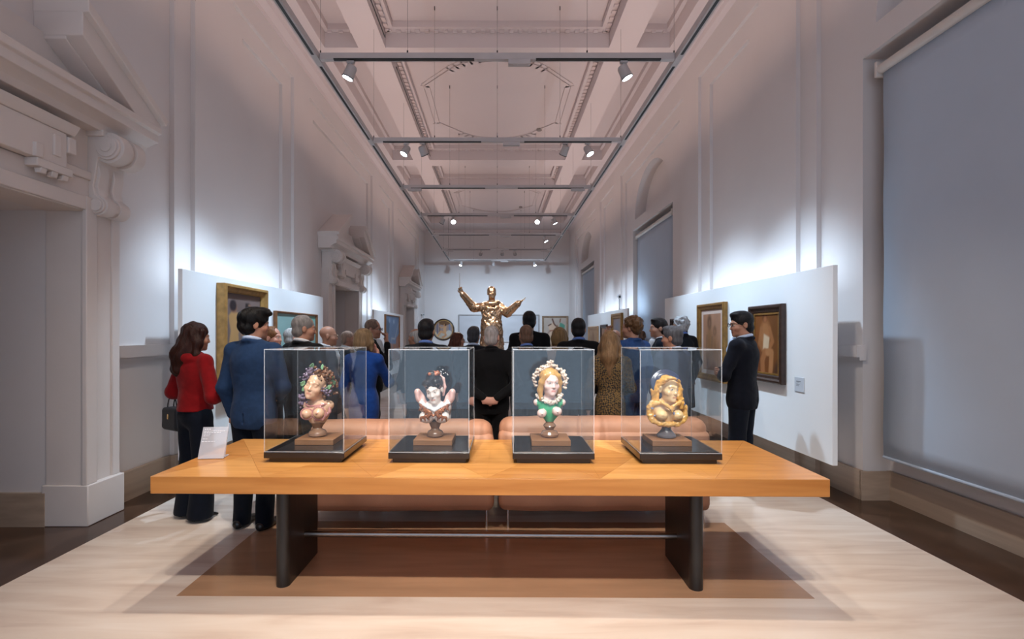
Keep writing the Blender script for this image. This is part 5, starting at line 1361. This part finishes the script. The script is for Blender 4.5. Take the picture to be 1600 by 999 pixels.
def SQ(layers, k=0.86):
    """squeeze figure layers downwards to leave air above the heads"""
    out = []
    for L in layers:
        L = list(L)
        if L[0] == 'e': p = list(L[1]); p[1] *= k; p[3] *= k*0.9; L[1] = p
        elif L[0] == 'p': L[1] = [(a, b*k) for a, b in L[1]]
        else: L[1] = ([(a, b*k) for a, b in L[1][0]], L[1][1])
        out.append(tuple(L))
    return out
framed('framed_painting', 'deep gilt-framed painting of two women, one with a blue drape, left panel', -1, 5.24, 6.22, 0.92, 2.085, 0.09, 0.10, GOLD, (140, 120, 115),
 SQ([('p', [(0.06, 0), (0.10, 0.42), (0.16, 0.62), (0.10, 0.80), (0.20, 0.86), (0.36, 0.84), (0.42, 0.70), (0.36, 0.58), (0.44, 0.0)], (206, 164, 112)),
  ('e', (0.24, 0.90, 0.085, 0.07), (172, 128, 104)), ('e', (0.22, 0.925, 0.09, 0.075), (62, 48, 52)),
  ('p', [(0.46, 0), (0.50, 0.5), (0.44, 0.66), (0.54, 0.80), (0.74, 0.80), (0.82, 0.6), (0.86, 0)], (188, 152, 118)),
  ('l', ([(0.46, 0.60), (0.56, 0.72), (0.60, 0.78)], 0.03), (180, 138, 104)),
  ('p', [(0.52, 0), (0.58, 0.55), (0.64, 0.78), (0.72, 0.80), (0.80, 0.5), (0.84, 0)], (26, 88, 138)),
  ('e', (0.64, 0.885, 0.085, 0.095), (44, 34, 38)), ('e', (0.67, 0.875, 0.062, 0.085), (192, 146, 118)), ('l', ([(0.58, 0.95), (0.57, 0.80)], 0.02), (44, 34, 38))], 0.93), None, res=0.010, seed=1)
framed('framed_painting', 'wide thin-framed pale aqua painting with a reclining tan figure, left panel', -1, 6.57, 8.07, 0.98, 1.85, 0.03, 0.05, OAKF, (168, 200, 196),
 [('p', [(0, 0), (1, 0), (1, 0.22), (0, 0.26)], (188, 182, 160)), ('l', ([(0, 0.34), (1, 0.32)], 0.004), (130, 160, 165)),
  ('l', ([(0.22, 0.02), (0.27, 0.35), (0.33, 0.62)], 0.045), (190, 142, 104)), ('e', (0.335, 0.70, 0.035, 0.075), (96, 62, 48)), ('l', ([(0.28, 0.4), (0.45, 0.12), (0.6, 0.1)], 0.04), (192, 148, 112)),
  ('p', [(0.86, 0.86), (0.98, 0.9), (0.98, 1), (0.84, 1)], (150, 205, 190))], seed=2)
framed('framed_painting', 'tall blue and orange cityscape painting on the distant left panel', -1, 13.2, 15.1, 0.75, 2.05, 0.03, 0.05, OAKF, (118, 142, 176),
 [('p', [(0, 0), (1, 0), (1, 0.35), (0, 0.4)], (176, 128, 98)), ('p', [(0, 0.1), (0.22, 0.1), (0.2, 0.62), (0.0, 0.7)], (188, 128, 88)), ('p', [(0.72, 0.1), (1, 0.1), (1, 0.6), (0.78, 0.5)], (170, 120, 100)),
  ('p', [(0.0, 0.66), (0.25, 0.6), (0.3, 0.85), (0, 0.95)], (88, 112, 140)), ('l', ([(0.35, 0.1), (0.42, 0.5), (0.68, 0.48), (0.95, 0.85)], 0.015), (190, 196, 204)), ('l', ([(0.5, 0.1), (0.52, 0.45)], 0.02), (150, 172, 200)), ('e', (0.6, 0.88, 0.05, 0.05), (170, 190, 215)), ('e', (0.3, 0.9, 0.04, 0.06), (160, 182, 210))], x=-PXL-0.04+0.003, res=0.03, seed=3)
framed('framed_painting', 'gold-framed sepia drawing of standing figures with ivory mount, right panel', 1, 6.43, 7.29, 0.90, 1.96, 0.085, 0.06, GOLD2, (190, 144, 116),
 [('e', (0.36, 0.50, 0.17, 0.34), (166, 122, 84), 0.08), ('e', (0.37, 0.86, 0.10, 0.11), (96, 70, 52), 0.04), ('e', (0.37, 0.84, 0.055, 0.07), (160, 116, 88), 0.02), ('e', (0.68, 0.42, 0.14, 0.26), (162, 118, 84), 0.08), ('e', (0.67, 0.70, 0.07, 0.07), (104, 76, 56), 0.03), ('e', (0.67, 0.69, 0.045, 0.055), (170, 124, 92), 0.02),
  ('l', ([(0.22, 0.62), (0.2, 0.3), (0.26, 0.05)], 0.006), (112, 84, 62)), ('l', ([(0.52, 0.6), (0.5, 0.25)], 0.006), (112, 84, 62)), ('l', ([(0.86, 0.5), (0.84, 0.1)], 0.006), (120, 88, 66))], mount=IVORY, seed=4)
framed('framed_painting', 'dark-framed brown painting of a seated figure with white cloth, right panel', 1, 5.13, 5.81, 1.02, 1.86, 0.085, 0.055, DARKF, (150, 94, 46),
 [('e', (0.8, 0.7, 0.25, 0.5), (128, 84, 44), 0.2), ('e', (0.15, 0.2, 0.3, 0.3), (132, 78, 44), 0.2), ('e', (0.46, 0.64, 0.20, 0.24), (186, 130, 84), 0.04), ('e', (0.44, 0.92, 0.09, 0.075), (108, 62, 40), 0.02), ('e', (0.45, 0.895, 0.065, 0.055), (176, 118, 78), 0.02),
  ('l', ([(0.30, 0.74), (0.22, 0.50), (0.34, 0.40)], 0.045), (178, 122, 78)), ('l', ([(0.62, 0.74), (0.74, 0.54), (0.60, 0.42)], 0.045), (180, 124, 80)), ('p', [(0.36, 0.40), (0.58, 0.42), (0.62, 0.60), (0.40, 0.66)], (228, 200, 168)),
  ('l', ([(0.44, 0.36), (0.34, 0.22), (0.36, 0.02)], 0.065), (182, 124, 80)), ('l', ([(0.54, 0.36), (0.70, 0.36), (0.66, 0.02)], 0.06), (196, 140, 94)), ('p', [(0.74, 0.02), (0.96, 0.02), (0.94, 0.24), (0.84, 0.18)], (96, 64, 44), 0.04)], GOLD2, res=0.010, seed=5)
framed('framed_painting', 'dark-framed picture partly hidden behind the silver-haired man, right panel', 1, 7.78, 8.45, 1.15, 1.79, 0.05, 0.05, DARKF, (92, 60, 44), [('e', (0.5, 0.5, 0.25, 0.3), (150, 104, 72), 0.1)], seed=6)
framed('framed_painting', 'pale wood-framed tall picture at the far end of the distant right panel', 1, 14.6, 16.1, 0.95, 1.75, 0.10, 0.05, mat('pale_wood_frame', (0.46, 0.28, 0.15), 0.5, var=0.15), (196, 160, 124), [('e', (0.5, 0.5, 0.12, 0.35), (170, 128, 92), 0.06), ('e', (0.3, 0.4, 0.1, 0.3), (178, 140, 104), 0.06)], res=0.03, seed=7)
framed('framed_painting', 'small dark-framed picture in the middle of the distant right panel', 1, 13.4, 14.2, 0.98, 1.78, 0.10, 0.05, DARKF, (176, 140, 116), [('e', (0.5, 0.5, 0.2, 0.3), (140, 100, 74), 0.08)], res=0.03, seed=8)
framed('framed_painting', 'tiny gold-framed picture between larger ones on the distant right panel', 1, 12.92, 13.2, 1.35, 1.73, 0.06, 0.04, GOLD2, (160, 120, 84), [('e', (0.5, 0.5, 0.2, 0.3), (120, 84, 58), 0.08)], res=0.03, seed=9)
framed('framed_painting', 'large gold-framed painting at the near end of the distant right panel', 1, 11.76, 12.80, 1.05, 2.03, 0.13, 0.06, GOLD2, (170, 150, 146), [('p', [(0, 0), (1, 0), (1, 0.3), (0.5, 0.5), (0, 0.35)], (196, 132, 74), 0.05), ('e', (0.5, 0.7, 0.3, 0.2), (150, 150, 160), 0.1)], res=0.03, seed=10)
framed('framed_painting', 'framed painting with cream figures and a green shape, right side of the far wall', 0, 2.06, 3.26, 0.95, 2.33, 0.09, 0.06, mat('bronze_frame', (0.30, 0.20, 0.13), 0.4, 0.3, var=0.15), (205, 190, 178),
 [('p', [(0.1, 0), (0.25, 0.45), (0.2, 0.72), (0.42, 0.82), (0.55, 0.6), (0.5, 0.3), (0.62, 0)], (226, 196, 172)), ('l', ([(0.2, 0.7), (0.32, 0.76)], 0.02), (96, 60, 48)), ('l', ([(0.38, 0.95), (0.45, 0.78), (0.52, 0.7)], 0.025), (110, 64, 48)), ('l', ([(0.08, 0.28), (0.26, 0.5)], 0.03), (186, 160, 148)), ('l', ([(0.28, 0.5), (0.42, 0.52)], 0.02), (170, 110, 86)),
  ('p', [(0.68, 0.55), (0.92, 0.50), (0.94, 0.72), (0.84, 0.78), (0.72, 0.82)], (110, 168, 146)), ('l', ([(0.72, 0.84), (0.74, 0.95)], 0.02), (150, 96, 70)), ('e', (0.58, 0.66, 0.05, 0.06), (150, 112, 80))], res=0.02, seed=11)
framed('framed_painting', 'wide white picture in a thin grey frame on the far wall behind the statue', 0, -1.79, 1.94, 1.12, 2.39, 0.05, 0.05, GREYF, (216, 214, 218), [('l', ([(0.1, 0.3), (0.2, 0.34), (0.4, 0.28)], 0.004), (200, 198, 204), 0.05)], res=0.05, seed=12)
# round painting
rt = empty('round_painting', (-2.47, HALL1-0.004, 1.70)); tag(rt, 'round dark-framed painting of a seated nude on the far wall', 'painting', 'pictures in the exhibition')
ra = 0.47
o = picture(2*ra*0.93, 2*ra*0.93, (176, 156, 150), [('p', [(0, 0), (1, 0), (1, 0.3), (0, 0.36)], (206, 196, 184)), ('l', ([(0.15, 1), (0.18, 0.3)], 0.03), (120, 120, 140)), ('l', ([(0.3, 1), (0.3, 0.4)], 0.02), (140, 110, 90)), ('l', ([(0.8, 0.9), (0.82, 0.3)], 0.04), (140, 150, 176)), ('e', (0.55, 0.85, 0.3, 0.12), (132, 96, 64)), ('l', ([(0.58, 0.66), (0.55, 0.46), (0.62, 0.30)], 0.075), (222, 176, 136)), ('e', (0.56, 0.73, 0.06, 0.07), (206, 156, 112)), ('e', (0.60, 0.75, 0.045, 0.06), (84, 54, 40)), ('l', ([(0.55, 0.63), (0.36, 0.60), (0.3, 0.68)], 0.03), (216, 168, 128)), ('l', ([(0.60, 0.30), (0.36, 0.40), (0.2, 0.18)], 0.05), (220, 172, 130)), ('l', ([(0.66, 0.28), (0.55, 0.14), (0.45, 0.1)], 0.05), (214, 164, 122)), ('e', (0.78, 0.32, 0.15, 0.14), (214, 206, 196))], 'canvas', rt, -0.02, 0.02, 13)
me = o.data; import bmesh
bm = bmesh.new(); bm.from_mesh(me); bmesh.ops.delete(bm, geom=[v for v in bm.verts if v.co.x**2+v.co.z**2 > (ra*0.95)**2], context='VERTS'); bm.to_mesh(me); bm.free()
for r0, rr, m in ((ra, 0.035, DARKF), (ra-0.045, 0.018, GOLD)):
    MB().tube([(r0*math.cos(t), -0.02, r0*math.sin(t)) for t in np.linspace(0, 2*PI, 49)], rr, 8, cap=False).build('frame_ring', m, rt, smooth=True)
# wall label
lb = empty('wall_label', (PXR-0.002, 4.90, 1.05), -PI/2); tag(lb, 'small pale text label right of the dark-framed painting', 'label')
MB().box(-0.075, 0.075, -0.006, 0, -0.07, 0.07).build('plate', mat('label_card', (0.56, 0.60, 0.66), 0.5, var=0.02), lb, bevel=0.001)
ln = MB()
random.seed(9)
for zz, x1, hh in ((0.030, 0.02, 0.006), (0.022, 0.0, 0.003), (0.004, 0.005, 0.0028), (-0.004, -0.01, 0.0028), (-0.012, 0.0, 0.0028)):
    x = -0.045
    while x < x1: wd = random.uniform(0.006, 0.014); ln.box(x, x+wd, -0.0068, -0.006, zz-hh/2, zz+hh/2); x += wd+0.003
ln.build('printed_lines', mat('label_ink', (0.12, 0.13, 0.15), 0.6, var=0.02), lb)

# ------------------------------------------------------------------ bronze conductor
BRONZE = mat('polished_bronze', (0.50, 0.335, 0.215), 0.27, 1.0, var=0.3, scale=9, bump=0.55, bscale=26)
SX, SY, SB = -0.105, 9.5, 0.62
pl_ = MB().box(-0.45, 0.45, -0.4, 0.4, 0, SB).build('plinth', mat('plinth_paint', (0.60, 0.58, 0.58), 0.6, var=0.02), loc=(SX, SY, 0), bevel=0.006); tag(pl_, 'pale plinth under the bronze conductor', 'plinth')
sr = empty('bronze_statue', (SX, SY, SB+0.001), PI); tag(sr, 'bronze statue of a robed conductor with outstretched arms and baton', 'statue')
sr.scale = (1.03,)*3                                            # faces the camera: local +y is towards the viewer, +x to the viewer's left
S = Sculpt(); hm = MX((0, 0.02, 1.645), 0.22, 0.08, 0, 1.0); n0 = len(S.p); head_prims(S, neck=False); put(S, n0, hm)
S.ball(hm@Vector((0, -0.018, 0.042)), (0.082, 0.102, 0.086), 0.01)
S.cone((0, -0.01, 1.40), (0, 0.005, 1.60), 0.07, 0.056, 0.03)
S.ball((0, 0, 1.25), (0.19, 0.14, 0.22), 0.05).ball((0, 0, 1.0), (0.185, 0.14, 0.25), 0.06).cone((0, 0, 1.0), (0, 0, 0.08), 0.18, 0.26, 0.08)
S.chain([(0.11*math.sin(t), 0.10*math.cos(t)+0.005, 1.455+0.02*math.cos(t+2.6)) for t in np.linspace(0, 2*PI, 21)], [0.042]*21, 0.015)
S.chain([(0.12*math.sin(t), 0.11*math.cos(t)+0.01, 1.40-0.05*math.cos(t)) for t in np.linspace(-1.6, 1.6, 13)], [0.028]*13, 0.02)
R_ = [(0.15, 0.0, 1.385), (0.33, 0.10, 1.37), (0.52, 0.20, 1.60)]
L_ = [(-0.15, 0.0, 1.385), (-0.29, 0.10, 1.27), (-0.47, 0.26, 1.43)]
S.chain(R_, [0.085, 0.078, 0.058], 0.03); S.chain(L_, [0.085, 0.078, 0.060], 0.03)
for i in range(16):                                             # cloth ridges
    a = -1.3+2.6*i/15; S.chain([(0.16*math.sin(a), 0.125*math.cos(a), 1.36), (0.185*math.sin(a+0.1), 0.14*math.cos(a+0.1), 1.05+0.03*math.sin(i*2.3)), (0.21*math.sin(a-0.05), 0.17*math.cos(a-0.05), 0.70), (0.25*math.sin(a), 0.22*math.cos(a), 0.12)], [0.010, 0.017, 0.020, 0.024], 0.02)
hand(S, (0.535, 0.21, 1.62), (0.35, 0.25, 0.9), (-0.3, 0.9, 0.0), -1, 1.0, True)
hand(S, (-0.485, 0.27, 1.45), (-0.85, 0.35, 0.45), (0.3, 0.2, 0.9), 1, 0.25, True)
fn = [((-0.13, -0.14, 1.48), (0.13, 0.18, 1.80), 0.007), ((0.46, 0.14, 1.55), (0.66, 0.36, 1.80), 0.007), ((-0.68, 0.2, 1.40), (-0.44, 0.42, 1.60), 0.007)]
S.build('figure', BRONZE, sr, vox=0.009, fine=fn, disp=lambda a, b, c: (wob(0.009, 34, 30, 24, 0.7)(a, b, c)+wob(0.008, 75, 70, 62, 1.9)(a, b, c))*np.clip((1.50-c)*8, 0.1, 1), clip=lambda x, y, z: 0.0-z+0*x+0*y)
MB().tube([(0.575, 0.24, 1.66), (0.575, 0.25, 1.98)], [0.007, 0.003], 8).build('baton', BRONZE, sr, smooth=True)

# small dark bronze on a white stand near the right wall
bp_ = MB().box(-0.16, 0.16, -0.16, 0.16, 0, 1.30).build('plinth', mat('plinth_white', (0.66, 0.67, 0.70), 0.6, var=0.02), loc=(2.52, 8.7, 0), bevel=0.004); tag(bp_, 'slim white plinth behind the curly brown-haired man', 'plinth')
sb = empty('small_bronze_head', (2.52, 8.7, 1.301), PI-0.6); tag(sb, 'small dark bronze head on a slim white plinth near the right wall', 'sculpture')
S = Sculpt(); n0 = len(S.p); head_prims(S); put(S, n0, MX((0, 0, 0.20), 0, 0, 0, 0.8)); S.ball((0, 0, 0.05), (0.11, 0.07, 0.05), 0.03)
S.build('figure', mat('dark_bronze', (0.10, 0.06, 0.04), 0.35, 0.8, var=0.3, scale=20), sb, vox=0.008, clip=lambda x, y, z: 0.0-z+0*x+0*y)
